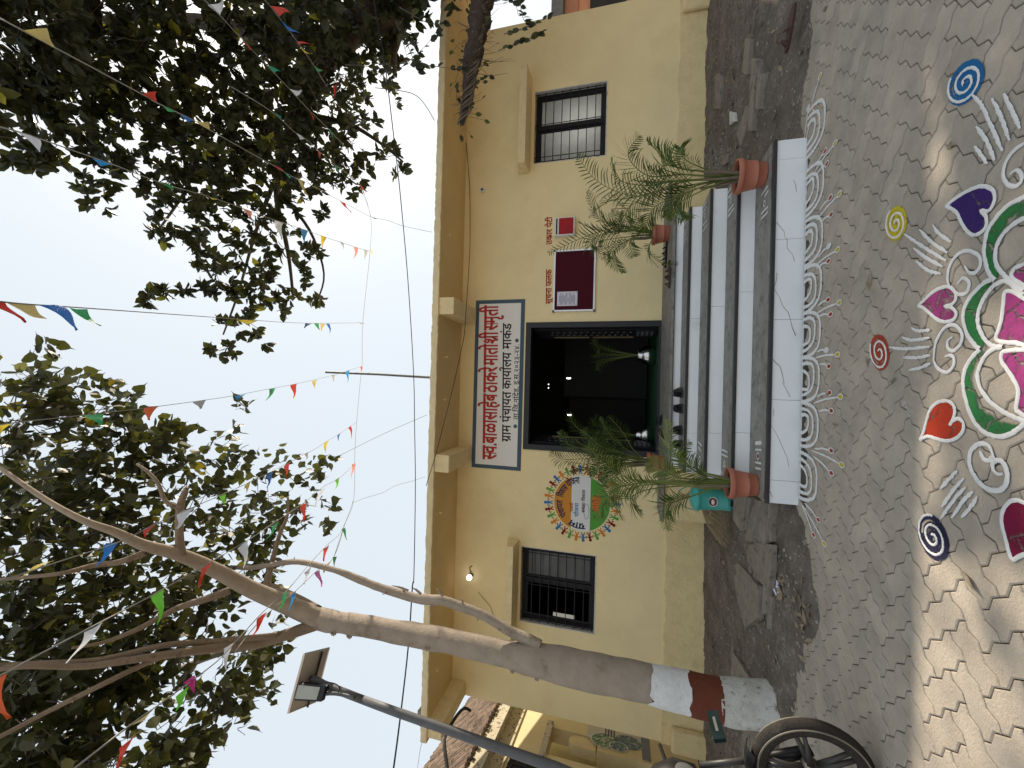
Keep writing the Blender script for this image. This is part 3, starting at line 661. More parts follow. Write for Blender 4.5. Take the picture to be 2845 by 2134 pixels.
# landing
poly = [(-1.75, 5.82), (-1.10, 5.76), (-.90, 5.137), (SX1 + .045, 5.137), (2.16, 5.32), (2.20, 5.76), (2.80, 5.80), (2.80, WY - .004), (-1.75, WY - .004)]
MB().prism([Vector((x, y, .735)) for x, y in poly], (0, 0, .028)).build('landing_slab', M['tread'], ST)
MB().prism([Vector((x, y, .728)) for x, y in [(p[0] + (.0), p[1] - .012) for p in poly[:7]] + [(2.8, 5.86), (-1.75, 5.86)]], (0, 0, .0065)).build('landing_edge', M['edge'], ST)
MB().prism([Vector((x, y, -.1)) for x, y in [(-1.72, 5.86), (-1.07, 5.80), (-1.0, 5.50), (2.10, 5.50), (2.17, 5.80), (2.77, 5.84), (2.77, WY - .006), (-1.72, WY - .006)]], (0, 0, .826)).build('landing_base', M['wallrough'], ST)
MB().add([(SX1 + .052, 5.16, .655), (2.15, 5.33, .655), (2.15, 5.33, .728), (SX1 + .052, 5.16, .728)], [(0, 1, 2, 3)]).build('riser_tile', M['tile'], ST)

# ------------------------------------------------------------ chalk and powder drawings
def zo(t): return -t / .3 * .1 if t < .3 else (-.1 + (t - .3) / .4 * .2 if t < .7 else .1 - (t - .7) / .3 * .1)
def joint(p):                      # distance to the nearest open joint of the paving
    q = Vector((p[0], p[1], 0)) - PO; u = q.dot(E1) / PW ** 2; v = q.dot(E2) / PW ** 2; best = 9
    i = math.floor(u); f = u - i
    for j in (math.floor(v), math.floor(v) + 1):
        if (i - j + 3) % 4 != 2: best = min(best, abs(v - j - zo(f)))
    j = math.floor(v); f = v - j
    for i in (math.floor(u), math.floor(u) + 1):
        if (i - 1 - j + 3) % 4 != 0: best = min(best, abs(u - i + zo(f)))
    return best * PW
def jf(p, h=.0042): return 1.0 if joint(p) > h else .12
def ribbon(mb, pts, w, z=.0035, hgt=.003, jit=.12, taper=False, norm=None, plane='ground', closed=False):
    """raised line of powder; 'edge' attribute: 1 in the middle, 0 at the rims"""
    pts = [Vector(p) for p in pts]; res = [pts[0]]
    for a, b in zip(pts, pts[1:]):
        n = max(1, int((b - a).length / .007))
        for i in range(1, n + 1): res.append(a.lerp(b, i / n))
    n0 = len(mb.v); N = len(res)
    for i, p in enumerate(res):
        t = (res[min(i + 1, N - 1)] - res[max(i - 1, 0)]).normalized(); s_ = Vector((-t.y, t.x, 0)); e = 1.0
        if taper: e = min(1, .45 + .9 * min(i, N - 1 - i) / max(1, N * .25))
        ww = w / 2 * e
        a = 1 + jit * noise.noise(p * 55) + jit * 1.6 * noise.noise(p * 140); b = 1 + jit * noise.noise(p * 55 + Vector((9, 9, 9))) + jit * 1.6 * noise.noise(p * 160 + Vector((4, 4, 4)))
        for k, (f, h, ed) in enumerate(((-1.05 * a, 0, 0), (-.62 * a, .7, 1), (0, 1, 1), (.62 * b, .7, 1), (1.05 * b, 0, 0))):
            q = p + s_ * ww * f; mb.v.append((q.x, q.y, q.z + z + hgt * h)); mb.at.setdefault('e', []).append(ed * (jf(q, .003) if abs(pts[0].z) < .01 else 1))
    for i in range(N - 1):
        for k in range(4): a = n0 + i * 5 + k; mb.f.append((a, a + 1, a + 6, a + 5)); mb.mi.append(0)
def fill(mb, pts, z=.003, shrink=.0, edge=1.0):
    xs_ = [p[0] for p in pts]; ys_ = [p[1] for p in pts]
    if max(xs_) - min(xs_) > .05 and abs(pts[0][2]) < .01:
        st = .006; nx = int((max(xs_) - min(xs_)) / st) + 1; ny = int((max(ys_) - min(ys_)) / st) + 1; x0 = min(xs_); y0 = min(ys_)
        def ins(x, y):
            c = False; k = len(pts) - 1
            for m in range(len(pts)):
                if (pts[m][1] > y) != (pts[k][1] > y) and x < (pts[k][0] - pts[m][0]) * (y - pts[m][1]) / (pts[k][1] - pts[m][1] + 1e-12) + pts[m][0]: c = not c
                k = m
            return c
        idx = {}
        def vid(i, j):
            if (i, j) not in idx:
                idx[(i, j)] = len(mb.v); x = x0 + i * st; y = y0 + j * st; mb.v.append((x, y, z)); mb.at.setdefault('e', []).append(edge * jf((x, y)) * (.72 + .5 * noise.noise(Vector((x * 14, y * 14, 2)))))
            return idx[(i, j)]
        for j in range(ny):
            for i in range(nx):
                if ins(x0 + (i + .5) * st, y0 + (j + .5) * st): mb.f.append((vid(i, j), vid(i + 1, j), vid(i + 1, j + 1), vid(i, j + 1))); mb.mi.append(0)
        return
    bm = bmesh.new(); vs = [bm.verts.new(p) for p in pts]
    try: f = bm.faces.new(vs)
    except Exception: bm.free(); return
    bmesh.ops.triangulate(bm, faces=[f]); bm.normal_update()
    bm.verts.index_update(); n = len(mb.v)
    for v in bm.verts: mb.v.append((v.co.x, v.co.y, v.co.z + z)); mb.at.setdefault('e', []).append(edge)
    for f in bm.faces:
        ii = [v.index + n for v in f.verts]
        if f.normal.z < 0: ii.reverse()
        mb.f.append(tuple(ii)); mb.mi.append(0)
    bm.free()
def pbuild(mb, name, m, parent): return mb.build(name, m, parent, attr=('edge', mb.at['e']))
RG = empty('rangoli_flower', (.2, 1.8, 0), 'large coloured powder rangoli of flower, hearts and spirals on the paving', 'rangoli')
A_ = crop(2440, 700, .18326); B_ = crop(2440, 1000, .18326); C_ = crop(2440, 1300, .18326); D_ = crop(2125, 530, .3255); E_ = crop(2125, 0, .3255); D2 = crop(2125, 1060, .3255)
def G(pts, s=3): return sm([PZ(x, y, 0) for x, y in pts], s)
def cents(pts): return sum((Vector(p) for p in pts), Vector()) / len(pts)
# petals: two white lines with green between
pet = [ (D_([(2330, -10), (2212, 60), (2090, 120), (1990, 220), (1910, 340), (1885, 450), (1880, 540), (1900, 640), (1925, 710), (1975, 765)]),
         D_([(2330, 190), (2212, 240), (2110, 300), (2030, 390), (1985, 480), (1975, 560), (1990, 640), (2050, 720), (2110, 770), (2212, 860)])),
        (A_([(1740, 410), (1620, 470), (1500, 580), (1400, 700), (1330, 830), (1300, 960), (1310, 1080), (1350, 1220), (1420, 1340), (1500, 1430), (1560, 1470)]),
         A_([(2230, 650), (2130, 580), (2020, 470), (1930, 440), (1830, 470), (1740, 540), (1650, 650), (1590, 760), (1545, 870), (1525, 990), (1530, 1100), (1570, 1220), (1630, 1320), (1710, 1400), (1800, 1440), (1910, 1440)])),
        (A_([(1560, 1470), (1470, 1560), (1400, 1650)]) + B_([(1350, 100), (1320, 180), (1300, 300), (1310, 450), (1340, 600), (1380, 740), (1440, 880), (1510, 990), (1600, 1080), (1720, 1140), (1870, 1165), (2000, 1130), (2110, 1070), (2210, 990), (2330, 890)]),
         A_([(1880, 1440), (1720, 1490), (1620, 1600)]) + B_([(1570, 60), (1530, 160), (1520, 270), (1550, 390), (1600, 490), (1680, 600), (1790, 700), (1920, 790), (2050, 850), (2210, 920), (2330, 950)])) ]
gfr = [(.16, .80), (.10, .86), (.10, .62)]
for (o_, i_), (fa, fb) in zip(pet, gfr):
    Go, Gi = G(o_), G(i_[:-1] if False else i_)
    gm = MB(); n = 130
    def at_(L, t):
        f = t * (len(L) - 1); k = min(int(f), len(L) - 2); return L[k].lerp(L[k + 1], f - k)
    Lo = [at_(Go, i / n) for i in range(n + 1)]
    Lin = []
    for p in Lo: q = min(Gi, key=lambda c: (c - p).length); Lin.append(q)
    n0 = 0
    for i, (p, q) in enumerate(zip(Lo, Lin)):
        if (q - p).length < .035: q = p + (q - p) * .5
        j1 = .04 * noise.noise(p * 30); j2 = .10 * noise.noise(p * 22 + Vector((5, 0, 0)))
        for f, e in ((fa - .07, 0), (fa + .03 + j1, 1), ((fa + fb) / 2, 1), (fb - .10 + j2, .9), (fb + .08 + j2, 0)):
            c = p.lerp(q, f); gm.v.append((c.x, c.y, .0032)); gm.at.setdefault('e', []).append(e * jf(c) * (.8 + .4 * noise.noise(c * 14)))
    for i in range(n):
        for k in range(4): a = i * 5 + k; gm.f.append((a, a + 5, a + 6, a + 1)); gm.mi.append(0)
    pbuild(gm, 'green_petal_band', M['p_green'], RG)
    for L in (Go, Gi):
        m_ = MB(); ribbon(m_, L, .0165, jit=.22); pbuild(m_, 'petal_outline', M['p_white'], RG)
def blob(outl, col, name, w=.0145, off=.0, open_=False):
    L = G(outl + ([] if open_ else [outl[0]]))
    m_ = MB(); fill(m_, L[:-1]); pbuild(m_, name + '_fill', M['p_' + col], RG)
    m_ = MB(); ribbon(m_, L, w); pbuild(m_, name + '_outline', M['p_white'], RG)
blob(A_([(2330, 130), (2210, 190), (2100, 240), (2040, 320), (2050, 390), (2120, 450), (2210, 500), (2330, 560)]), 'magenta', 'inner_petal')
blob(A_([(2330, 760), (2210, 690), (2080, 610), (1970, 590), (1925, 640), (1915, 760), (1900, 900), (1880, 1050), (1840, 1180), (1800, 1290), (1830, 1345), (1950, 1370), (2100, 1375), (2330, 1375)]), 'magenta', 'inner_petal')
blob(A_([(2330, 1470), (2212, 1480), (2050, 1490), (1920, 1510), (1880, 1570)]) + B_([(1890, 30), (1960, 130), (2050, 260), (2120, 390), (2140, 500), (2120, 640), (2110, 740), (2150, 790), (2330, 800)]), 'magenta', 'inner_petal')
blob(D_([(1555, 130), (1640, 60), (1740, 0), (1850, -40), (1940, -20), (1972, 40), (1960, 110), (1915, 175), (1850, 168), (1895, 215), (1900, 290), (1860, 350), (1790, 380), (1730, 340), (1680, 260), (1640, 180)]), 'purple', 'heart')
blob(A_([(620, 815), (740, 700), (840, 610), (950, 550), (1060, 525), (1140, 560), (1190, 640), (1185, 730), (1120, 800), (1020, 828), (1110, 835), (1180, 890), (1195, 960), (1150, 1030), (1050, 1060), (950, 1045), (860, 990), (770, 910), (700, 850)]), 'magenta', 'heart')
blob(B_([(645, 1210), (700, 1090), (730, 980), (760, 860), (810, 740), (890, 660), (990, 625), (1090, 630), (1160, 700), (1175, 800), (1150, 890), (1100, 990), (1140, 930), (1210, 890), (1280, 920), (1310, 1000), (1290, 1090), (1220, 1170), (1120, 1220), (1000, 1225), (880, 1190), (760, 1160)]), 'red', 'heart')
blob(C_([(2330, 560), (2212, 520), (2130, 490), (2020, 510), (1930, 600), (1890, 720), (1890, 850), (1920, 980), (1960, 1120), (1990, 1250), (2050, 1390), (2130, 1360), (2212, 1320), (2330, 1290), (2420, 1150), (2400, 1000), (2330, 930), (2420, 860), (2420, 700)]), 'maroon', 'heart')
def curl(pts, w=.0145, nm='curl'):
    m_ = MB(); ribbon(m_, G(pts, 4), w, taper=True); pbuild(m_, nm, M['p_white'], RG)
curl(A_([(1105, 540), (1070, 440), (1070, 330), (1100, 210), (1160, 100), (1240, 20), (1350, -20), (1450, 0), (1540, 60), (1570, 150), (1550, 240), (1490, 310), (1420, 325), (1370, 290), (1335, 215)]))
curl(A_([(1140, 555), (1190, 615), (1250, 645), (1330, 630), (1380, 570), (1395, 480), (1350, 410), (1290, 400), (1215, 485)]))
curl(A_([(855, 1659), (865, 1500), (885, 1380), (930, 1280), (1000, 1170), (1080, 1115), (1170, 1110), (1240, 1160), (1285, 1250), (1280, 1350), (1230, 1440), (1160, 1495), (1090, 1480), (1062, 1410), (1080, 1330), (1150, 1290)]))
curl(B_([(855, -10), (890, 90), (960, 160), (1050, 190), (1130, 130), (1165, 50), (1160, -30), (1110, -70), (1030, -50)]))
curl(B_([(1780, 1500), (1740, 1400), (1700, 1310), (1620, 1270), (1520, 1285), (1440, 1350), (1400, 1450), (1400, 1560), (1420, 1659)]) + C_([(1450, 80), (1520, 190), (1610, 280), (1730, 340), (1850, 340), (1930, 290), (1970, 190), (1970, 80), (1940, -30), (1880, -105), (1800, -110), (1750, -60), (1760, 30), (1830, 95), (1920, 90)]), .018)
curl(B_([(1740, 1450), (1710, 1520), (1640, 1520), (1590, 1460), (1565, 1380)]), .016)
curl(E_([(2330, 1150), (2212, 1230), (2120, 1300), (2060, 1400), (2045, 1500), (2080, 1570), (2140, 1590), (2190, 1560), (2205, 1500), (2160, 1450), (2105, 1485)]))
fans = [[(E_, [(2050, 800), (2190, 1100)]), (E_, [(1950, 840), (2030, 1010), (2100, 1200)]), (E_, [(1780, 810), (1860, 900), (1920, 1030), (2040, 1290)]), (E_, [(1815, 1080), (1900, 1200), (1970, 1370)]), (E_, [(1800, 1250), (1910, 1400)])],
        [(D_, [(1445, 290), (1480, 350), (1600, 440)]), (D_, [(1330, 330), (1420, 430), (1570, 530)]), (D_, [(1200, 370), (1330, 460), (1560, 600)]), (D_, [(1280, 490), (1380, 570), (1530, 650)]), (D_, [(1300, 600), (1400, 680), (1515, 710)])],
        [(D_, [(1260, 1170), (1310, 1195), (1420, 1190)]), (D_, [(1180, 1250), (1260, 1275), (1420, 1255)]), (D_, [(1070, 1335), (1200, 1350), (1420, 1330)]), (D_, [(1195, 1425), (1300, 1425), (1425, 1405)]), (D_, [(1240, 1530), (1340, 1510), (1425, 1470)])],
        [(C_, [(1215, 40), (1080, 180), (960, 320)]), (C_, [(1320, 150), (1160, 330), (980, 590)]), (C_, [(1350, 290), (1200, 440), (960, 770)]), (C_, [(1460, 350), (1300, 500), (1130, 760)]), (C_, [(1520, 430), (1420, 590), (1280, 750)])]]
for fn in fans:
    m_ = MB()
    for cf, pts in fn: ribbon(m_, G(cf(pts)), .0145, taper=True, jit=.35)
    pbuild(m_, 'fan_strokes', M['p_white'], RG)
def spiral(cx, cy, rx, ry, th, col, turns, ph, name):
    """ellipse given in the picture by its extremes, drawn flat on the ground"""
    def P(r, a):
        x = rx * r * cos(a); y = ry * r * sin(a); return PZ(cx + x * cos(th) - y * sin(th), cy + x * sin(th) + y * cos(th), 0)
    n = 60 * 3
    m_ = MB(); ribbon(m_, [P(.84 * (i / n) * .94 + .05, ph + turns * 2 * pi * i / n) for i in range(n + 1)], .034, z=.0026, hgt=.0006, jit=.1); pbuild(m_, name + '_colour', M['p_' + col], RG)
    m_ = MB(); ribbon(m_, [P(.92, 2 * pi * i / 60) for i in range(61)], .024 if rx > 20 else .018, z=.0022, hgt=.0006); pbuild(m_, name + '_colour', M['p_' + col], RG)
    m_ = MB(); ribbon(m_, [P(.10 + .92 * i / n, ph + pi * .55 + turns * 2 * pi * i / n) for i in range(n + 1)], .0105, z=.0036, jit=.3); pbuild(m_, name + '_line', M['p_white'], RG)
spiral(2685, 229, 40, 66, radians(32), 'blue', 2.2, 0, 'spiral')
spiral(2491, 621, 28, 46, radians(8), 'yellow', 2.2, 1, 'spiral')
spiral(2445, 979, 25, 48, radians(-6), 'dred', 2.0, 2, 'spiral')
spiral(2594, 1493, 37, 66, radians(-22), 'navy', 2.1, 3, 'spiral')
sm_ = MB()
for i in range(9):
    c = PZ(2440 + (400 + 14 * i) * .1833, 1000 + (650 + 20 * i) * .1833, 0); fill(sm_, [c + Vector((.022 * cos(k), .015 * sin(k), 0)) * (1 + .4 * rnd.random()) for k in range(6)], .002 + .0003 * i, edge=.35)
pbuild(sm_, 'chalk_smear', M['smear'], RG)

# white lotus border along the foot of the steps
RB = empty('rangoli_border', (.55, 3.4, 0), 'white chalk border of nested arches with red and yellow buds along the bottom step', 'rangoli')
cent = [388, 546, 680, 810, 932, 1055, 1180, 1325]
yb0 = 3.525
for i, cyy in enumerate(cent):
    c = PZ(2236, cyy, 0); l = PZ(2236, cyy + (60 if i < 7 else 64), 0); hw = abs(l.x - c.x) * 1.02
    for r, dp in ((1, 1), (.72, .72), (.42, .46)):
        m_ = MB(); sk = rnd.uniform(-.03, .03)
        ribbon(m_, [Vector((c.x + hw * r * cos(a) + sk * sin(a), yb0 - .30 * dp * sin(a) ** .8 * (1 + .06 * sin(3 * a)), 0)) for a in [pi * k / 22 for k in range(23)]], .024, jit=.35, hgt=.002)
        pbuild(m_, 'arch', M['p_white'], RB)
def bud(base, tip, col, w=.013, r=.022):
    a = PZ(*base, 0); b = PZ(*tip, 0); dd = (b - a).normalized(); m_ = MB()
    ribbon(m_, [a, a.lerp(b, .5) + Vector((.008, 0, 0)), b - dd * r], w, jit=.3, hgt=.002, taper=True); 
    rr = r * 1.0; ribbon(m_, [b + Vector((rr * .75 * cos(k * pi / 6), rr * 1.35 * sin(k * pi / 6), 0)) for k in range(13)], .007, hgt=.002); pbuild(m_, 'stalk', M['p_white'], RB)
    m_ = MB(); fill(m_, [b + Vector((rr * .6 * cos(k * pi / 5), rr * 1.15 * sin(k * pi / 5), 0)) for k in range(10)]); pbuild(m_, 'bud', M['p_' + col], RB)
S1 = crop(2200, 380, .2411)
for b_, t_, c_ in [((300, 300), (390, 165), 'dred'), ((270, 400), (505, 75), 'yellow'), ((290, 430), (410, 310), 'dred'),
                   ((330, 840), (450, 700), 'dred'), ((290, 960), (555, 660), 'yellow'), ((345, 980), (460, 895), 'dred'),
                   ((310, 1390), (430, 1260), 'white'), ((270, 1490), (535, 1300), 'yellow'), ((290, 1520), (428, 1432), 'red')]:
    p, q = S1([b_, t_]); bud(p, q, c_)
for cf, lst in ((D_, [((460, 980), (545, 930), 'red'), ((440, 1050), (640, 955), 'yellow'), ((470, 1070), (565, 1055), 'red'), ((450, 1375), (530, 1360), 'white'), ((440, 1425), (625, 1398), 'yellow'), ((475, 1480), (552, 1498), 'dred')]),
                (D2, [((450, 130), (557, 95), 'red'), ((420, 185), (650, 130), 'yellow'), ((465, 255), (572, 250), 'dred'), ((430, 575), (572, 590), 'dred'), ((405, 590), (662, 712), 'yellow'), ((420, 640), (572, 782), 'dred'), ((345, 1040), (460, 1180), 'dred'), ((315, 1040), (420, 1310), 'dred'), ((330, 1060), (512, 1385), 'yellow')]),
                (E_, [((340, 1200), (375, 920), 'white'), ((350, 1200), (430, 910), 'dred'), ((410, 870), (475, 650), 'yellow')])):
    for b_, t_, c_ in lst: p, q = cf([b_, t_]); bud(p, q, c_)

# chalk marks on the treads (one thing per mark group is too small to lift: parts of the steps)
def mark(k, pxs, tl=1):
    """pxs: list of strokes in photo pixels on tread k (1..4)"""
    m_ = MB()
    for pts, w in pxs: ribbon(m_, [PZ(x, y, KZ[k]) for x, y in pts], w, z=.0015, hgt=.0012, taper=True, jit=.25)
    pbuild(m_, 'chalk_mark', M['p_white'], ST)
R1 = crop(1840, 1080, .2171); R2 = crop(1840, 380, .20494)
def ell(c, rx, ry, n=12): return [(c[0] + rx * cos(2 * pi * i / n), c[1] + ry * sin(2 * pi * i / n)) for i in range(n + 1)]
w_ = .017
mark(1, [(R1([(1190, 700), (1275, 690)]), .03), (R1([(1190, 780), (1275, 785)]), w_), (R1([(1190, 940), (1272, 960)]), w_), (R1([(1190, 1015), (1270, 1030)]), w_), (R1(ell((1226, 862), 17, 42)), .010)])
mark(2, [(R1([(760, 775), (840, 815)]), w_), (R1([(755, 835), (840, 875)]), w_), (R1(ell((797, 965), 14, 36)), .010), (R1([(755, 1050), (775, 1100)]), w_)])
mark(3, [(R1([(458, 675), (508, 735)]), w_), (R1([(458, 740), (500, 810)]), w_), (R1(ell((482, 900), 12, 32)), .010), (R1([(455, 935), (495, 985)]), w_), (R1([(450, 985), (492, 1030)]), w_)])
mark(4, [(R1([(225, 640), (252, 690)]), .014), (R1([(215, 790), (240, 870)]), .010)])
mark(1, [(R2([(1345, 800), (1440, 655)]), w_), (R2([(1385, 820), (1445, 720)]), w_), (R2(ell((1388, 905), 14, 40)), .010), (R2([(1340, 1050), (1440, 940)]), w_), (R2([(1345, 1115), (1438, 1010)]), w_)])
mark(2, [(R2([(890, 770), (935, 690)]), w_), (R2([(895, 830), (945, 770)]), w_), (R2(ell((928, 862), 11, 36)), .010), (R2([(890, 1020), (975, 905)]), w_), (R2([(890, 1090), (980, 960)]), w_)])
mark(3, [(R2([(560, 960), (605, 870)]), .013), (R2([(560, 1025), (605, 935)]), .013), (R2(ell((577, 1070), 9, 30)), .009), (R2([(552, 1210), (605, 1120)]), .013), (R2([(550, 1290), (605, 1190)]), .013)])
mark(4, [(R2([(285, 1190), (325, 1100)]), .011), (R2([(285, 1235), (325, 1150)]), .011), (R2(ell((303, 1290), 7, 32)), .008), (R2([(285, 1400), (325, 1300)]), .011), (R2([(285, 1460), (325, 1370)]), .011)])
for k, c, col in ((1, R1([(1226, 862)])[0], 'dred'), (2, R1([(797, 965)])[0], 'yellow'), (4, R2([(275, 1330)])[0], 'red')):
    m_ = MB(); p = PZ(*c, KZ[k]); fill(m_, [p + Vector((.018 * cos(a), .03 * sin(a), 0)) for a in range(6)], .0012); pbuild(m_, 'powder_spot', M['p_' + col], ST)

# ------------------------------------------------------------ potted palms
def frond(pts, parent, m, wid=.2, n=26, lw=.011, droop=.4, tint0=.5, seed=0):
    """one feather leaf: curved midrib and two rows of narrow leaflets"""
    r = random.Random(seed); L = sm(pts, 6); mb = MB(); T = []
    def av(c, t): mb.v.append(tuple(c)); T.append(t)
    N = len(L)
    tot = sum((b - a).length for a, b in zip(L, L[1:]))
    side0 = Vector((r.uniform(-1, 1), r.uniform(-1, 1), r.uniform(-.3, .8)))
    # midrib
    mr0 = MB().tube(L, [.0065 * (1 - .8 * i / (N - 1)) + .0012 for i in range(N)], 4); mb.v += mr0.v; mb.f += mr0.f; mb.mi += mr0.mi; T += [.9] * len(mr0.v)
    for i in range(n):
        f = .36 + .64 * i / (n - 1); u = f * (N - 1); k = min(int(u), N - 2); p = L[k].lerp(L[k + 1], u - k); t = (L[k + 1] - L[k]).normalized()
        s_ = t.cross(side0); 
        if s_.length < .2: s_ = t.cross(Vector((0, 1, .2)))
        s_.normalize(); nrm = s_.cross(t)
        ln = wid * (1 - .80 * abs((f - .60) / .42) ** 1.7) * r.uniform(.8, 1.1)
        if ln < .03: ln = .03
        for sg_ in (-1, 1):
            d0 = (s_ * sg_ * .85 + t * .75 + nrm * r.uniform(-.05, .3)).normalized(); w = lw * r.uniform(.8, 1.15)
            tt = max(0, min(1, tint0 + r.uniform(-.25, .25))); c = [p]; dd = d0.copy()
            for q in range(3):
                c.append(c[-1] + dd * ln / 3); dd = (dd + Vector((0, 0, -droop * .42 * (q + 1))) + Vector((r.uniform(-.08, .08),) * 3)).normalized()
            ax = dd.cross(t); ax = ax.normalized() if ax.length > .05 else nrm
            wv = t * .7 + ax * .25; wv.normalize(); n0 = len(mb.v)
            for q, ww in enumerate((.5, 1, .8, .04)):
                av(c[q] - wv * w * ww / 2, tt); av(c[q] + wv * w * ww / 2, tt)
            for q in range(3): mb.f.append((n0 + 2 * q, n0 + 2 * q + 1, n0 + 2 * q + 3, n0 + 2 * q + 2)); mb.mi.append(0)
    return mb.build('frond', m, parent, attr=('tint', T))
def pot(c, rt, h, parent):
    rb = rt * .68
    prof = [(0, 0), (rb, 0), (rb * 1.01, .01), (rb + (rt - rb) * .28, h * .32), (rb + (rt - rb) * .30 + .004, h * .335), (rb + (rt - rb) * .32, h * .35), (rt * .90, h * .78), (rt * .93, h * .80), (rt * .93, h * .815),
            (rt * .99, h * .82), (rt * 1.0, h * .84), (rt, h * .98), (rt * .985, h), (rt * .90, h), (rt * .88, h * .97), (rt * .86, h * .86)]
    MB().lathe(prof, c, 36).build('pot', M['terra'], parent, True)
    MB().lathe([(rt * .865, h * .87), (rt * .5, h * .885), (.001, h * .9)], c, 20).build('pot_soil', M['soil'], parent, True)
def palm(c, rt, h, label, fr, Y0, stems=5, thick=None, rs=0, extra=0, wid=.19, n=26, exr=.5, exh=.9, tint=.5):
    P_ = empty('potted_palm', c, label, 'potted plant', 'terracotta potted palms on the entrance steps'); r = random.Random(rs)
    pot(c, rt, h, P_); base = Vector(c) + Vector((0, 0, h * .9))
    for i, (pts, dy) in enumerate(fr):
        L = [base + Vector((r.uniform(-.03, .03), r.uniform(-.03, .03), 0))] + [PY(x, y, Y0 + dy * (k + 1) / len(pts)) for k, (x, y) in enumerate(pts)]
        frond(L, P_, M['palm'], wid * r.uniform(.85, 1.15), n, seed=rs * 50 + i, tint0=tint + r.uniform(-.2, .2), droop=r.uniform(.2, .55), lw=.0125)
    for i in range(extra):
        a = r.uniform(0, 2 * pi); hh = exh * r.uniform(.55, 1.1); ro = exr * r.uniform(.4, 1.1)
        L = [base + Vector((.02 * cos(a), .02 * sin(a), 0)), base + Vector((ro * .18 * cos(a), ro * .18 * sin(a), hh * .5)), base + Vector((ro * .55 * cos(a), ro * .55 * sin(a), hh * .92)), base + Vector((ro * cos(a), ro * sin(a), hh * r.uniform(.7, .95)))]
        frond(L, P_, M['palm'], wid * r.uniform(.7, 1), n - 4, seed=rs * 50 + 30 + i, tint0=tint + r.uniform(-.2, .2), droop=r.uniform(.3, .6), lw=.0125)
    sb = MB()
    for i in range(stems):
        a = 2 * pi * i / stems; q = base + Vector((.03 * cos(a), .03 * sin(a), -.02))
        sb.tube([q, q + Vector((.02 * cos(a), .02 * sin(a), .12)), q + Vector((.035 * cos(a) + r.uniform(-.02, .02), .03 * sin(a), .30))], [.014, .011, .007], 6)
    sb.build('stem_base', M['husk'], P_)
    if thick: MB().tube([base + Vector((0, 0, -.02))] + [PY(x, y, Y0) for x, y in thick[0]], thick[1], 8).build('stem', M['stem'], P_)
    return P_
palm((1.767, 3.725, .2225), .136, .215, 'terracotta pot of feathery palm at the right end of the lowest step', [
    ([(1900, 505), (1770, 545), (1662, 505), (1606, 436)], .1), ([(1900, 485), (1800, 488), (1745, 432), (1775, 378)], .05), ([(1900, 470), (1850, 440), (1800, 395)], -.1),
    ([(1880, 520), (1760, 548), (1690, 560), (1640, 600)], .25), ([(1930, 540), (1880, 572), (1900, 606)], -.1), ([(1900, 500), (1800, 515), (1720, 500), (1700, 450)], .2),
    ([(1890, 520), (1800, 540), (1740, 590), (1760, 640)], .3), ([(1920, 500), (1850, 500), (1800, 470)], -.05), ([(1910, 535), (1820, 575), (1790, 640)], .1), ([(1960, 470), (1900, 440), (1890, 410)], -.1), ([(1940, 515), (1880, 545), (1850, 600)], .15)], 3.74, 6, rs=3, extra=2, wid=.19, n=24, exr=.45, exh=.75, tint=.42)
palm((-.752, 3.76, .2225), .126, .215, 'terracotta pot with thick stemmed young palm at the left end of the lowest step', [
    ([(1823, 1342), (1758, 1332), (1693, 1301), (1634, 1240)], .05), ([(1950, 1310), (1888, 1275), (1862, 1236), (1856, 1172)], -.2), ([(1823, 1340), (1725, 1353), (1677, 1385), (1655, 1440)], .15),
    ([(1900, 1345), (1758, 1353), (1715, 1402), (1728, 1440)], .0), ([(1940, 1372), (1882, 1392), (1852, 1408), (1850, 1466)], -.15), ([(1900, 1350), (1790, 1363), (1752, 1390), (1780, 1420)], .2),
    ([(1900, 1330), (1850, 1310), (1800, 1285)], .1), ([(1880, 1340), (1760, 1345), (1700, 1362), (1690, 1400)], -.1), ([(1970, 1330), (1920, 1300), (1890, 1262)], -.1)], 3.80, 3, thick=([(1960, 1350), (1880, 1341), (1823, 1339), (1750, 1332)], [.034, .032, .024, .014, .006]), rs=5, extra=1, wid=.18, n=24, exr=.4, exh=.6, tint=.68)
palm((2.02, 5.62, .763), .135, .21, 'terracotta potted palm standing high on the landing under the notice board', [
    ([(1760, 637), (1693, 637), (1612, 663), (1528, 703)], -.1), ([(1760, 630), (1709, 628), (1655, 598), (1632, 535)], .0), ([(1790, 644), (1709, 693), (1706, 732), (1730, 757)], -.2),
    ([(1812, 665), (1802, 699), (1839, 732), (1880, 738)], -.4), ([(1770, 636), (1667, 654), (1641, 683), (1682, 712)], -.1), ([(1790, 625), (1768, 604), (1715, 560)], .1), ([(1780, 640), (1720, 645), (1660, 640), (1610, 620)], .0),
    ([(1790, 632), (1740, 615), (1700, 590)], -.2), ([(1790, 642), (1750, 670), (1760, 712)], -.25), ([(1790, 632), (1740, 632), (1690, 618), (1660, 570)], .1)], 5.55, 5, rs=7, extra=3, wid=.20, n=24, exr=.45, exh=.75, tint=.35)
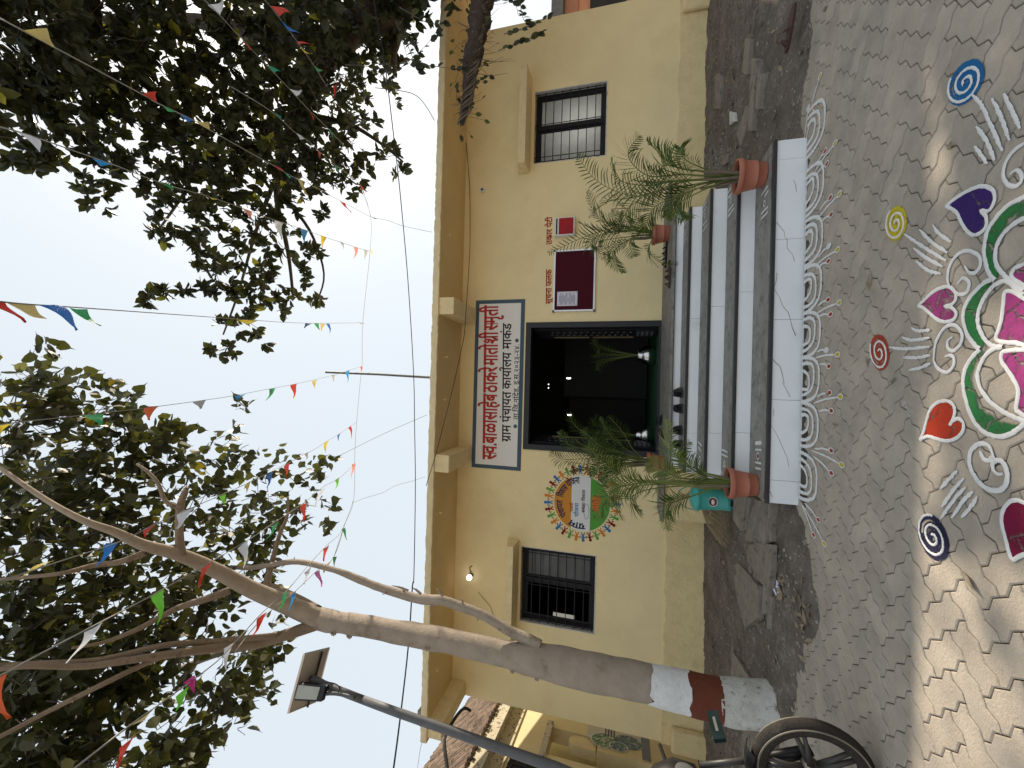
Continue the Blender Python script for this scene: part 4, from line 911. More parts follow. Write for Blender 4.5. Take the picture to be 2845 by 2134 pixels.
palm((-.93, 5.55, .763), .13, .21, 'dense bushy potted palm on the landing beside the round mural', [
    ([(1740, 1265), (1660, 1225), (1600, 1185), (1582, 1150)], .1), ([(1750, 1255), (1700, 1215), (1668, 1162)], .1), ([(1740, 1270), (1620, 1275), (1560, 1275), (1532, 1256)], .0), ([(1750, 1275), (1640, 1290), (1572, 1282)], -.1),
    ([(1760, 1250), (1730, 1200), (1692, 1158)], .1), ([(1740, 1280), (1650, 1300), (1590, 1312)], -.1), ([(1740, 1265), (1650, 1250), (1580, 1235), (1555, 1200)], .05), ([(1750, 1270), (1680, 1290), (1640, 1320)], -.2),
    ([(1740, 1262), (1640, 1245), (1590, 1215)], -.1), ([(1750, 1275), (1700, 1300), (1670, 1335)], -.1), ([(1740, 1265), (1640, 1262), (1570, 1242)], .1), ([(1740, 1262), (1670, 1240), (1620, 1195)], -.15)], 5.50, 7, rs=9, extra=12, wid=.19, n=24, exr=.42, exh=.9, tint=.3)

# ------------------------------------------------------------ palms in steel pots inside the room
for px, py, lab in ((1795, 987, 'dim palm in round steel pot just inside the door on the right'), (1797, 1212, 'dim palm in round steel pot just inside the door on the left')):
    c = PY(px + 14, py, 7.25); c.z = .775; I_ = empty('indoor_palm', c, lab, 'potted plant', 'palms in steel pots inside the doorway')
    MB().lathe([(0, 0), (.10, 0), (.15, .06), (.165, .13), (.14, .21), (.09, .25), (.11, .29), (.10, .29), (.08, .25)], c, 24).build('steel_pot', M['stainless'], I_, True)
    for i in range(8):
        a = i * .8; L = [c + Vector((0, 0, .25)), c + Vector((.06 * cos(a), .05 * sin(a), .6)), c + Vector((.18 * cos(a), .14 * sin(a), .95)), c + Vector((.32 * cos(a), .22 * sin(a), .95 + .1 * sin(i)))]
        frond(L, I_, M['palm'], .16, 14, seed=300 + i, tint0=.4)

# ------------------------------------------------------------ footwear
def shoe(c, ang, label, cat='shoe', m='leather', grp=None, L=.27, W=.095, kind='shoe'):
    S_ = empty('shoe' if kind == 'shoe' else 'sandal', c, label, cat, grp); S_.rotation_euler = (0, 0, ang)
    def sec(t):   # half width, height
        w = W / 2 * (.72 + .42 * sin(pi * min(1, t * 1.02)) ** .8 - (.12 if t < .12 else 0)) * (1 if t < .85 else (1 - ((t - .85) / .15) ** 2 * .65))
        return w
    so_ = MB(); pts = [(sec(t) * s_, -L / 2 + L * t) for s_, ts in ((1, [i / 12 for i in range(13)]), (-1, [1 - i / 12 for i in range(13)])) for t in ts]
    pl = [Vector((x, y, 0)) for x, y in pts]; so_.prism(pl, (0, 0, .022 if kind == 'shoe' else .018))
    o = so_.build('sole', M['sole'] if kind == 'shoe' else M[m], None); o.parent = S_
    if kind == 'shoe':
        up = MB(); n = 12; K = 9
        for i in range(n + 1):
            t = i / n; w = sec(t) * .94; h = .075 if t < .25 else (.095 - .06 * ((t - .25) / .75) if t < .98 else .03)
            for k in range(K):
                a = pi * k / (K - 1); opn = t < .50
                x = w * cos(a) * (1 if not opn else .98); z = .02 + h * (sin(a) if not opn else min(sin(a) * 1.3, .85))
                y = -L / 2 + L * t + .0
                if opn and .25 < k / (K - 1) < .75: x = w * .62 * (1 if k < K // 2 else (-1 if k > K // 2 else 0)); z = .02 + h * .9 if k != K // 2 else .03
                up.v.append((x, y, z))
        for i in range(n):
            for k in range(K - 1): a = i * K + k; up.f.append((a, a + 1, a + K + 1, a + K)); up.mi.append(0)
        up.f.append(tuple(range(K))); up.mi.append(0)
        o = up.build('upper', M[m], None, True); o.parent = S_
        MB().add([(sec(t) * s_ * .7, -L / 2 + L * t, .03) for s_, ts in ((1, (.06, .25, .45)), (-1, (.45, .25, .06))) for t in ts], [tuple(range(6))]).build('insole', M['sole'], None).parent = S_
    else:
        for yy, hh in ((.06, .045), (-.01, .04)):
            s2 = MB(); s2.tube([(W / 2 * .98 * cos(a), yy + .02 * sin(a), .012 + hh * sin(a)) for a in [pi * i / 8 for i in range(9)]], .007, 5); s2.build('strap', M[m], None).parent = S_
        s2 = MB(); s2.tube([(.0, .06, .055), (.0, .09, .04), (0, .11, .018)], .006, 5); s2.build('strap', M[m], None).parent = S_
    return S_
g_ = 'black shoes left on the upper tread'
for (x, y, an), lab in zip([(-.02, 4.94, -.15), (-.20, 4.93, .05), (-.44, 4.93, 0), (-.60, 4.92, .12)],
        ['black slip-on shoe farthest right in the row on the upper tread', 'open black shoe second from the right on the upper tread', 'black shoe third from the right on the upper tread', 'crumpled black shoe farthest left in the row near the palm']):
    shoe((x, y, .649), an, lab, grp=g_)
for px, py, an, lab, m_ in [(1853, 688, 1.2, 'black sandal nearest the landing palm pot by the wall', 'leather'), (1852, 718, 1.4, 'black sandal between palm pot and brown sandals on the landing', 'leather'), (1861, 752, 1.5, 'brown strappy sandal on the landing nearer the palm', 'brown'), (1863, 772, 1.3, 'brown strappy sandal on the landing nearer the door', 'brown'),
                            (1838, 1168, .5, 'dark sandal by the left door jamb, nearer the doorway', 'leather'), (1842, 1205, -.4, 'dark sandal by the left door jamb, nearer the palm', 'brown')]:
    c = PZ(px, py, .765); shoe(c, an, lab, 'sandal', m_, 'sandals left on the landing', .25, .09, 'sandal')
c = PZ(2199, 80, .10); shoe(c, 1.0, 'brown sandal with ring strap lying on the dirt at the far right', 'sandal', 'brown', None, .30, .10, 'sandal')

# ------------------------------------------------------------ pedal bin and broom
bc = PZ(2030, 1392, .20)
bn = empty('pedal_bin', bc, 'teal plastic bin with lid and round sticker left of the steps', 'bin')
Mb = Matrix.Translation(bc)
MB().lathe([(0, 0), (.098, 0), (.104, .012), (.104, .05), (.098, .055), (.118, .30), (.120, .315), (.112, .315)], (0, 0, 0), 30, Mb).build('bin_body', M['teal'], bn, True)
MB().lathe([(.128, .305), (.131, .315), (.131, .335), (.120, .350), (.085, .375), (.04, .388), (0, .392)], (0, 0, 0), 30, Mb).build('bin_lid', M['teal'], bn, True)
MB().tube([bc + Vector((.13 * cos(a), .02 - .03 * sin(a), .31 + .20 * sin(a))) for a in [pi * i / 14 for i in range(15)]], .005, 6).build('handle', M['teald'], bn, True)
MB().tube([bc + Vector((-.035, -.10, .045)), bc + Vector((-.035, -.125, .05)), bc + Vector((.035, -.125, .05)), bc + Vector((.035, -.10, .045))], .006, 6).build('pedal_surround', M['teal'], bn)
bx('pedal', bc.x - .025, bc.x + .025, bc.y - .135, bc.y - .09, bc.z + .008, bc.z + .025, M['steel'], bn)
def decal(r, z0, m, off, nm, sx=1, dz=0):
    mb = MB(); n = 18; R0 = .1095
    mb.v = [(bc.x + (R0 + off) * sin((r * sx * cos(2 * pi * k / n)) / R0), bc.y - (R0 + off) * cos((r * sx * cos(2 * pi * k / n)) / R0), bc.z + z0 + dz + r * sin(2 * pi * k / n)) for k in range(n)]
    mb.f = [tuple(range(n))]; mb.mi = [0]; mb.build(nm, m, bn)
decal(.042, .185, M['white'], .006, 'sticker', 1.15); decal(.037, .187, M['navy'], .007, 'sticker', 1.1); decal(.020, .187, M['m_orange'], .008, 'sticker_emblem', 1.5); decal(.012, .189, M['white'], .009, 'sticker_emblem', 1.8)
br = MB(); bb = Vector((bc.x - .20, bc.y + .28, .22))
for i in range(110):
    a = rnd.uniform(-1, 1); b = rnd.uniform(-1, 1); t0 = bb + Vector((.10 + .03 * a, .02 * b, .22)); t1 = bb + Vector((-.10 + .16 * a - .10, .06 * b - .05, .03 - .10 * rnd.random()))
    br.tube([t0, t0.lerp(t1, .5) + Vector((0, 0, .04)), t1], [.002, .0018, .0012], 3, cap=False)
for i in range(90):
    t0 = bb + Vector((.10, 0, .22)); a = rnd.uniform(-.5, .5); br.tube([t0, t0 + Vector((.03 + .08 * rnd.random(), .05 * rnd.uniform(-1, 1), .1)), t0 + Vector((.02 + .05 * a, .08 * rnd.uniform(-1, 1), .2 * rnd.random() + .05))], [.002, .0015, .001], 3, cap=False)
br = br.build('straw_broom', M['broom']); tag(br, 'splayed dry straw broom lying behind the teal bin', 'broom')

# ------------------------------------------------------------ stone slabs and rubble on the dirt
def stone_slab(poly, z, th, label, tilt=(0, 0), m='stone', grp='flat stone slabs lying on the dirt strip'):
    c = sum((Vector((x, y, 0)) for x, y in poly), Vector()) / len(poly); pl = []
    for a, b in zip(poly, poly[1:] + poly[:1]):
        a = Vector((*a, 0)); b = Vector((*b, 0)); n = max(2, int((b - a).length / .06))
        for i in range(n): p = a.lerp(b, i / n); pl.append(p + Vector((noise.noise(p * 25), noise.noise(p * 25 + Vector((3, 3, 3))), 0)) * .012)
    if sum(p.x * q.y - q.x * p.y for p, q in zip(pl, pl[1:] + pl[:1])) < 0: pl.reverse()
    pl = [Vector((p.x, p.y, z + tilt[0] * (p.x - c.x) + tilt[1] * (p.y - c.y))) for p in pl]
    o = MB().prism(pl, (0, 0, th)).build('stone_slab', M[m]); md = o.modifiers.new('b', 'BEVEL'); md.width = .006; md.segments = 2
    return tag(o, label, 'stone slab', grp)
X_ = crop(1960, 1380, .19283)
def q4(pts, z): return [tuple(PZ(x, y, z).xy) for x, y in X_(pts)]
sl_data = [([(400, -80), (560, 0), (520, 470), (490, 490), (400, 330)], .150, .05, 'broad slab under the teal bin beside the steps'),
           ([(560, 10), (630, 10), (575, 470), (520, 480)], .120, .04, 'narrow slab edge just in front of the slab under the bin'),
           ([(640, 10), (690, 10), (620, 480), (590, 460)], .105, .035, 'thin slab strip third from the bin in the leaning stack'),
           ([(690, 30), (760, 60), (630, 650), (550, 620)], .085, .05, 'thick grey slab in the middle of the stack beside the steps'),
           ([(750, 60), (790, 70), (700, 660), (650, 620)], .07, .035, 'narrow pale-edged slab right of the thick middle slab'),
           ([(790, 70), (870, 70), (830, 690), (710, 620)], .055, .045, 'wide slab second from the front of the stack'),
           ([(860, 75), (925, 75), (850, 690), (825, 690)], .04, .045, 'frontmost long slab edge of the stack beside the steps'),
           ([(925, 300), (945, 650), (880, 680), (870, 560)], .02, .04, 'small wedge slab at the near left corner of the stack'),
           ([(690, 650), (930, 690), (920, 1000), (880, 1330), (600, 1100), (560, 700)], .045, .03, 'broad dirt-covered slab left of the stack'),
           ([(870, 1080), (870, 1659), (800, 1700), (840, 1080)], .055, .03, 'long thin slab lying along the dirt between stack and tree'),
           ([(460, 950), (620, 1110), (770, 1300), (750, 1750), (560, 1900), (420, 1350), (380, 1000)], .055, .035, 'large flat buff slab in the dirt between bin and tree'),
           ([(940, 1430), (940, 1900), (880, 1900), (890, 1430)], .03, .03, 'short slab edge beside the paving near the tree')]
def seat(pts, cf, z, th):
    for _ in range(4):
        pl = [tuple(PZ(x, y, z + th).xy) for x, y in cf(pts)]; cx = sum(p[0] for p in pl) / len(pl); cy = sum(p[1] for p in pl) / len(pl); z = dirtz(cx, cy)
    return pl, z
for i_, (pts, z, th, lab) in enumerate(sl_data):
    lift = [.07, .055, .045, .06, .04, .035, .02, .01, .005, .012, .008, .005][i_]
    pl, z = seat(pts, X_, z, th * .6 + lift); stone_slab(pl, z - .03, th * .6 + lift + .03, lab, (rnd.uniform(-.02, .02), rnd.uniform(-.02, .02)))
T3 = crop(1400, 0, .3255)
def q5(pts, z): return [tuple(PZ(x, y, z).xy) for x, y in T3(pts)]
for pts, z, th, lab in [([(1800, 640), (1850, 620), (1850, 780), (1835, 935), (1798, 925)], .17, .02, 'small flat pale slab on the dirt below the right window'),
                        ([(2060, 330), (2100, 350), (2070, 640), (2030, 620)], .10, .05, 'long broken slab along the dirt edge at the right'),
                        ([(2110, 500), (2150, 520), (2110, 1120), (2080, 1110)], .09, .05, 'long grey slab along the dirt edge nearest the right pot'),
                        ([(2150, 600), (2180, 600), (2150, 940), (2130, 930)], .06, .05, 'low slab in front of the long grey slab at the right'),
                        ([(1980, 1140), (2060, 900), (2100, 930), (2020, 1260)], .09, .05, 'tilted slab reaching towards the right pot'),
                        ([(1840, 1320), (1895, 1320), (1880, 1390), (1840, 1420)], .12, .03, 'rounded grey stone flake near the right pot'),
                        ([(1930, 950), (1970, 960), (1965, 1040), (1930, 1070)], .15, .02, 'broken whitish flake on the dirt under the right window')]:
    pl, z = seat(pts, T3, z, th * .7 + .012); stone_slab(pl, z - .03, th * .7 + .042, lab, m='stone' if 'whit' not in lab else 'limeold')
stone_slab([tuple(PZ(x, y, .08).xy) for x, y in [(2032, 1770), (2035, 1810), (2080, 1880), (2070, 1900), (2030, 1890)]], .04, .04, 'pointed pale slab on the dirt just behind the painted tree')
stone_slab([tuple(PZ(x, y, .08).xy) for x, y in [(2055, 2010), (2060, 2134), (2120, 2160), (2100, 2020)]], .04, .03, 'pale slab behind the motorcycle wheel')
pb = MB()
def rock(mb, c, s, r):
    n = 6; a0 = r.uniform(0, 6); fl = r.uniform(.35, .8); vs = [c + Vector((0, 0, s * fl))]
    for z, k in ((.55, .8), (0, 1)):
        for i in range(n): a = a0 + 2 * pi * i / n; q = s * k * r.uniform(.7, 1.15); vs.append(c + Vector((q * cos(a), q * sin(a), s * z * fl)))
    mb.add(vs, [(0, 1 + i, 1 + (i + 1) % n) for i in range(n)] + [(1 + i, 7 + i, 7 + (i + 1) % n, 1 + (i + 1) % n) for i in range(n)])
for i in range(9000):
    x = rnd.uniform(-5.2, 6.3); y = edgeY(x) + (6.45 - edgeY(x)) * rnd.random() ** 1.2 - .03
    if -.9 < x < 2.0 and y > 3.5: continue
    s = .004 + .012 * rnd.random() ** 3 + (.02 * rnd.random() if rnd.random() < .03 else 0)
    rock(pb, Vector((x, y, dirtz(x, y) - s * .1)), s, rnd)
for i in range(500):      # pale rubble heap by the right pot
    c = PZ(2000 + rnd.gauss(0, 18), 440 + rnd.gauss(0, 18), .14); rock(pb, Vector((c.x, c.y, dirtz(c.x, c.y))), .006 + .012 * rnd.random() ** 2, rnd)
o = pb.build('rubble', M['pebble']); tag(o, kind='stuff', label='small stones and grit scattered over the dirt strip')
tg_ = MB()
for i in range(900):
    x = rnd.uniform(-5, 6.2); y = edgeY(x) + (6.4 - edgeY(x)) * rnd.random()
    if -.9 < x < 2.0 and y > 3.5: continue
    a = rnd.uniform(0, 3.2); l = rnd.uniform(.02, .10); z = dirtz(x, y) + .006; tg_.tube([(x, y, z), (x + cos(a) * l * .5, y + sin(a) * l * .5, z + rnd.uniform(0, .01)), (x + cos(a) * l, y + sin(a) * l + rnd.uniform(-.01, .01), z)], rnd.uniform(.0012, .0035), 4)
tag(tg_.build('fallen_twigs', M['wood']), kind='stuff', label='dry twigs and straw littering the dirt strip')
dl = MB()
for i in range(700):
    x = rnd.uniform(-5, 6); y = edgeY(x) + (6.4 - edgeY(x)) * rnd.random() if rnd.random() < .95 else rnd.uniform(1.4, 3.4)
    if rnd.random() < .06: x = -1.55 + rnd.gauss(0, .08); y = 3.38 + rnd.gauss(0, .07)
    if -.9 < x < 2.0 and y > 3.5: continue
    z = (dirtz(x, y) if y > edgeY(x) else 0) + .008; a = rnd.uniform(0, 6); l = rnd.uniform(.02, .055); u = Vector((cos(a), sin(a), rnd.uniform(-.1, .4))) * l; v = Vector((-sin(a), cos(a), rnd.uniform(0, .5))) * l * .3; c = Vector((x, y, z))
    dl.add([c - u, c + v, c + u, c - v], [(0, 1, 2), (0, 2, 3)])
o = dl.build('dry_leaves', M['dry']); tag(o, kind='stuff', label='fallen dry leaves on the dirt and paving')
fp = []
for px, py, s in [(2165, 1625, 1.0), (2180, 1600, .8), (2150, 1630, .7), (2172, 1640, .9)]:
    c = PZ(px, py, .02); m_ = MB(); n = 7; a0 = rnd.uniform(0, 6)
    vs = []
    for j in range(n + 1):
        for k in range(n + 1):
            u, v = j / n - .5, k / n - .5; q = Vector((u * cos(a0) - v * sin(a0), u * sin(a0) + v * cos(a0), 0)) * .16 * s; q.z = .03 * s + .035 * s * noise.noise(Vector((u * 6, v * 6, px))); vs.append(c + q)
    m_.add(vs, [(j * (n + 1) + k, j * (n + 1) + k + 1, (j + 1) * (n + 1) + k + 1, (j + 1) * (n + 1) + k) for j in range(n) for k in range(n)])
    o = m_.build('crumpled_leaf', M['dry'] if s < 1 else M['paper'], smooth=False); tag(o, {1.0: 'crumpled pale scrap of paper at the dirt edge left of the steps', .8: 'curled dry brown leaf nearest the steps at the dirt edge', .7: 'curled dry leaf on the slab side of the pale scrap', .9: 'curled dry leaf farthest from the steps at the dirt edge'}[s], 'litter', 'litter at the dirt edge')

# ------------------------------------------------------------ trees
def rpx(w, p):                     # half of a width seen in the photo, in metres, at point p
    return w / 2 * (Vector(p) - CAMP).dot(FW) / CF
def limb(pts, m, parent, name='branch', n=9, k=5, knots=0, seed=0, rough=0):
    """pts: (px, py, depth Y, width in px)"""
    P = [PY(x, y, Y) for x, y, Y, w in pts]; R = [rpx(w, p) for (x, y, Y, w), p in zip(pts, P)]
    S = sm(P, k); RR = []
    for i in range(len(P) - 1):
        for t in range(k): RR.append(R[i] + (R[i + 1] - R[i]) * t / k)
    RR.append(R[-1]); r = random.Random(seed)
    RR = [q * (1 + r.uniform(-rough, rough)) for q in RR]
    mb = MB().tube(S, RR, n)
    for _ in range(knots):
        i = r.randrange(2, len(S) - 2); dirv = Vector((r.uniform(-1, 1), r.uniform(-1, .2), r.uniform(-.3, .6))).normalized(); q = S[i]
        mb.tube([q, q + dirv * RR[i] * 1.25, q + dirv * (RR[i] * 1.2 + .03) + Vector((0, 0, .02))], [RR[i] * .35, RR[i] * .22, .003], 5)
    return mb.build(name, m, parent, True)

def leafmesh(kind):
    if kind == 'broad':            # pointed oval, folded along the midrib
        return [(0, 0, 0), (.26, .30, .07), (.24, .68, .06), (0, 1, -.05), (-.24, .68, .06), (-.26, .30, .07), (0, .5, 0)], [(0, 1, 6), (1, 2, 6), (2, 3, 6), (3, 4, 6), (4, 5, 6), (5, 0, 6)]
    return [(0, 0, 0), (.36, .06, .03), (.46, .34, .04), (.26, .66, .02), (.05, .86, -.03), (0, 1.18, -.10), (-.05, .86, -.03), (-.26, .66, .02), (-.46, .34, .04), (-.36, .06, .03)], [(0, 1, 2, 3, 4), (0, 4, 6), (0, 6, 7, 8, 9), (4, 5, 6)]
LEAF = {k: leafmesh(k) for k in ('broad', 'heart')}
def put_leaf(mb, T, kind, p, d, nn, L, t):
    vs, fs = LEAF[kind]; s_ = d.cross(nn)
    if s_.length < .05: s_ = d.cross(Vector((1, 0, .3)))
    s_.normalize(); n_ = s_.cross(d); k = len(mb.v)
    for x, y, z in vs: q = p + s_ * (x * L) + d * (y * L) + n_ * (z * L); mb.v.append((q.x, q.y, q.z))
    T.extend([t] * len(vs)); mb.f.extend([tuple(i + k for i in f) for f in fs]); mb.mi.extend([0] * len(fs))
def crown(blobs, kind, mname, parent, L, per, seed, rosette, twigm, tbias=0, near=140):
    """blobs: (px, py, r_px, distance, density) in 2212-wide picture units; fills real lumps of leaves on twigs"""
    r = random.Random(seed); mb = MB(); T = []; tw = MB(); cands = []; K = 1.2862
    for bx_, by_, br_, dist, dens in blobs:
        c = PR(bx_ * K, by_ * K, dist); R = br_ * K / CF * dist
        nn_ = max(3, int(dens * per * (R ** 2) / (L ** 2) / rosette))
        for i in range(nn_):
            v = Vector((r.gauss(0, 1), r.gauss(0, 1), r.gauss(0, 1))).normalized() * (r.random() ** .42)
            q = c + Vector((v.x * R, v.y * R, v.z * R * .92)) ; 
            dirv = (v + Vector((r.uniform(-.4, .4), r.uniform(-.4, .4), r.uniform(-.5, .3)))).normalized()
            if r.random() < .5: tw.tube([q - dirv * R * r.uniform(.25, .6) + Vector((0, 0, .03)), q - dirv * .05, q], [.0055, .0035, .0022], 3, cap=False)
            a0 = r.uniform(0, 6.3); e1 = dirv.orthogonal().normalized(); e2 = dirv.cross(e1); tt0 = r.random() * .9
            for j in range(rosette):
                a = a0 + j * 2.4; side = e1 * cos(a) + e2 * sin(a)
                if kind == 'broad': d_ = (dirv * r.uniform(.15, .9) + side * r.uniform(.5, 1.1) + Vector((0, 0, -.15))).normalized(); pp = q - dirv * (.012 * j)
                else: d_ = (side * .5 + Vector((0, 0, -r.uniform(.2, 1.1))) + dirv * .4).normalized(); pp = q - dirv * (.045 * j) + side * .03
                nn = (dirv + Vector((0, 0, .6)) + Vector((r.uniform(-.7, .7), r.uniform(-.7, .7), r.uniform(-.4, .4)))).normalized()
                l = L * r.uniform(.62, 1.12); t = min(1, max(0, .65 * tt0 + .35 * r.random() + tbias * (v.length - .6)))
                if r.random() < .012: t = 1
                cands.append((pp, d_, nn, l, t))
    # the leaves that show largest and in front become single leaves, the rest one mass
    vis_ = []
    for i, cdt in enumerate(cands):
        q = pix(cdt[0])
        if q and 0 < q[0] < IW and 0 < q[1] < IH: vis_.append((q[2], i))
    vis_.sort(); single = set(i for _, i in vis_[:near])
    lv, lf = LEAF[kind]; proto = None
    for i, (p, d_, nn, l, t) in enumerate(cands):
        if i in single:
            if proto is None:
                me = bpy.data.meshes.new('leaf'); me.from_pydata(lv, [], lf); me.materials.append(M[mname]); a_ = me.attributes.new('tint', 'FLOAT', 'POINT'); a_.data.foreach_set('value', [.45] * len(lv)); me.update(); proto = bpy.data.objects.new('leaf', me); o = proto
            else: o = proto.copy()
            COL.objects.link(o); o.parent = parent; s_ = d_.cross(nn)
            if s_.length < .05: s_ = d_.cross(Vector((1, 0, .3)))
            s_.normalize(); n_ = s_.cross(d_); q = p - parent.location
            o.matrix_local = Matrix(((s_.x * l, d_.x * l, n_.x * l, q.x), (s_.y * l, d_.y * l, n_.y * l, q.y), (s_.z * l, d_.z * l, n_.z * l, q.z), (0, 0, 0, 1)))
        else: put_leaf(mb, T, kind, p, d_, nn, l, t)
    o = mb.build('crown', M[mname], parent, attr=('tint', T)); o['kind'] = 'stuff'
    o = tw.build('twigs', M[twigm], parent); o['kind'] = 'stuff'
    return len(cands)

# left tree: leaning smooth trunk with painted foot
tb = PZ(2140, 1968, .03)
PT = empty('peepal_tree', tb, 'leaning smooth-barked peepal tree with white and red painted foot left of the steps', 'tree')
TY = tb.y
def tr(px, py, w, dy=0): return (px, py, TY + dy, w)
trunk = [tr(2192, 1976, 150, -.02), tr(2105, 1960, 118), tr(2002, 1945, 111), tr(1940, 1932, 107), tr(1915, 1926, 106), tr(1868, 1915, 103), tr(1810, 1900, 98), tr(1720, 1880, 96), tr(1641, 1867, 95), tr(1560, 1848, 90), tr(1485, 1832, 84), tr(1416, 1820, 68), tr(1290, 1790, 64), tr(1156, 1765, 61), tr(1040, 1744, 55), tr(960, 1731, 52), tr(915, 1725, 58), tr(880, 1716, 54)]
def trpart(a, b, m, name, grow=0):
    pts = [(x, y, Y, w + grow) for x, y, Y, w in trunk[a:b + 1]]
    P = [PY(x, y, Y) for x, y, Y, w in pts]; R = [rpx(w, p) for (x, y, Y, w), p in zip(pts, P)]; k = 6; S = sm(P, k); RR = []
    for i in range(len(P) - 1):
        for t in range(k): RR.append(R[i] + (R[i + 1] - R[i]) * t / k)
    RR.append(R[-1]); mb = MB(); N = 20; mb.tube(S, RR, N, cap=False)
    mb.v = [tuple(Vector(v) + Vector((noise.noise(Vector(v) * 5), noise.noise(Vector(v) * 5 + Vector((7, 7, 7))), 0)) * .014) for v in mb.v]
    if grow:
        for i_ in range(len(mb.v) - N, len(mb.v)):
            v = Vector(mb.v[i_]); mb.v[i_] = (v.x, v.y, v.z + .035 * noise.noise(v * 17) + .03 * noise.noise(v * 43) + .01)
    if name == 'trunk':
        r = random.Random(4)
        for f_, big in ((.86, .05), (.80, .045), (.62, .04), (.45, .02), (.35, .02)):
            i = int(f_ * (len(S) - 1)); an = r.uniform(-2.6, -.6); dv = Vector((cos(an), sin(an), 0)); q = S[i] + dv * RR[i] * .92
            for w_ in range(9): a = w_ * .7; mb.tube([q + Vector((cos(a) * big * .5, -.004, sin(a) * big * .5)), q + dv * .014 + Vector((cos(a + .7) * big * .6, 0, sin(a + .7) * big * .6)), q + Vector((cos(a + 1.4) * big * .5, -.004, sin(a + 1.4) * big * .5))], [.009, .013, .009], 5)
    return mb.build(name, m, PT, True)
trpart(0, 2, M['limeold'], 'painted_foot', 1.5); trpart(2, 4, M['oxide'], 'painted_band', 2.5); trpart(4, 6, M['limewash'], 'painted_collar', 1.8); trpart(6, 17, M['bark'], 'trunk')
limb([(895, 1722, TY, 54), (820, 1690, TY - .12, 48), (700, 1638, TY - .4, 42), (600, 1585, TY - .7, 37), (498, 1541, TY - 1.0, 33), (400, 1515, TY - 1.3, 28), (320, 1478, TY - 1.5, 21), (234, 1447, TY - 1.65, 17), (130, 1390, TY - 1.75, 13), (0, 1300, TY - 1.8, 10)], M['bark'], PT, seed=1, n=12)
limb([(505, 1545, TY - 1.0, 24), (498, 1490, TY - .98, 21), (500, 1411, TY - .95, 19), (512, 1372, TY - .93, 17), (520, 1355, TY - .93, 9)], M['branch'], PT, seed=2)
limb([(498, 1412, TY - .96, 13), (460, 1392, TY - 1, 11), (440, 1345, TY - 1, 10), (412, 1312, TY - 1, 9), (380, 1290, TY - 1, 6)], M['branch'], PT, seed=3)
limb([(880, 1700, TY, 36), (830, 1672, TY + .05, 33), (765, 1640, TY + .1, 30), (742, 1625, TY + .1, 22), (756, 1560, TY + .2, 14), (778, 1483, TY + .3, 11), (798, 1434, TY + .4, 8), (800, 1380, TY + .5, 5)], M['branch'], PT, seed=4)
limb([(892, 1730, TY, 34), (850, 1745, TY - .1, 32), (798, 1763, TY - .25, 30), (720, 1786, TY - .45, 28), (600, 1800, TY - .8, 25), (472, 1818, TY - 1.15, 21), (350, 1836, TY - 1.4, 19), (228, 1852, TY - 1.6, 16), (65, 1852, TY - 1.85, 13), (-60, 1870, TY - 2, 10)], M['branch'], PT, seed=5)
limb([(780, 1765, TY - .3, 18), (600, 1782, TY - .78, 17), (455, 1793, TY - 1.15, 15), (276, 1832, TY - 1.5, 13), (100, 1842, TY - 1.75, 11), (-60, 1850, TY - 1.95, 9)], M['branch'], PT, seed=6)
limb([(472, 1815, TY - 1.15, 15), (380, 1855, TY - 1.35, 14), (293, 1897, TY - 1.55, 14), (130, 1978, TY - 1.8, 13), (0, 2046, TY - 2, 12), (-80, 2080, TY - 2.1, 9)], M['branch'], PT, seed=7)
limb([(720, 1790, TY, 22), (620, 1812, TY + .1, 18), (520, 1850, TY + .2, 15), (440, 1890, TY + .3, 13), (375, 1935, TY + .4, 10), (300, 1990, TY + .5, 7)], M['branch'], PT, seed=8)
limb([(640, 1640, TY - .5, 22), (560, 1668, TY - .7, 19), (488, 1692, TY - .85, 17), (390, 1744, TY - 1.1, 14), (293, 1783, TY - 1.3, 10), (200, 1800, TY - 1.5, 7)], M['branch'], PT, seed=9)
limb([(405, 1535, TY - 1.28, 20), (330, 1562, TY - 1.4, 16), (260, 1571, TY - 1.5, 14), (163, 1594, TY - 1.7, 11), (0, 1610, TY - 1.85, 9)], M['branch'], PT, seed=10)
limb([(1500, 1795, TY + .02, 34), (1470, 1778, TY + .02, 32), (1416, 1753, TY + .04, 28), (1340, 1708, TY + .06, 26), (1270, 1682, TY + .06, 26), (1225, 1668, TY + .05, 27), (1156, 1662, TY + .05, 27), (1060, 1634, TY + .05, 22), (993, 1608, TY + .05, 21), (930, 1584, TY + .05, 16), (830, 1561, TY + .1, 15), (750, 1570, TY + .15, 14), (690, 1578, TY + .2, 12), (640, 1575, TY + .3, 9)], M['bark'], PT, seed=12, knots=9, n=10, rough=.05)
for px, py, dx, dz in [(1165, 1650, .05, .03), (1225, 1655, .06, .02), (1130, 1640, .03, .08)]:
    q = PY(px, py, TY + .02); MB().tube([q + Vector((0, 0, -.02)), q + Vector((dx, -.02, dz)), q + Vector((dx * 1.3, -.03, dz * 2))], [.014, .011, .004], 6).build('twig_stub', M['bark'], PT)
K_ = 1.0
Lb = []   # (px,py,r,dist,dens) on the 2212 picture
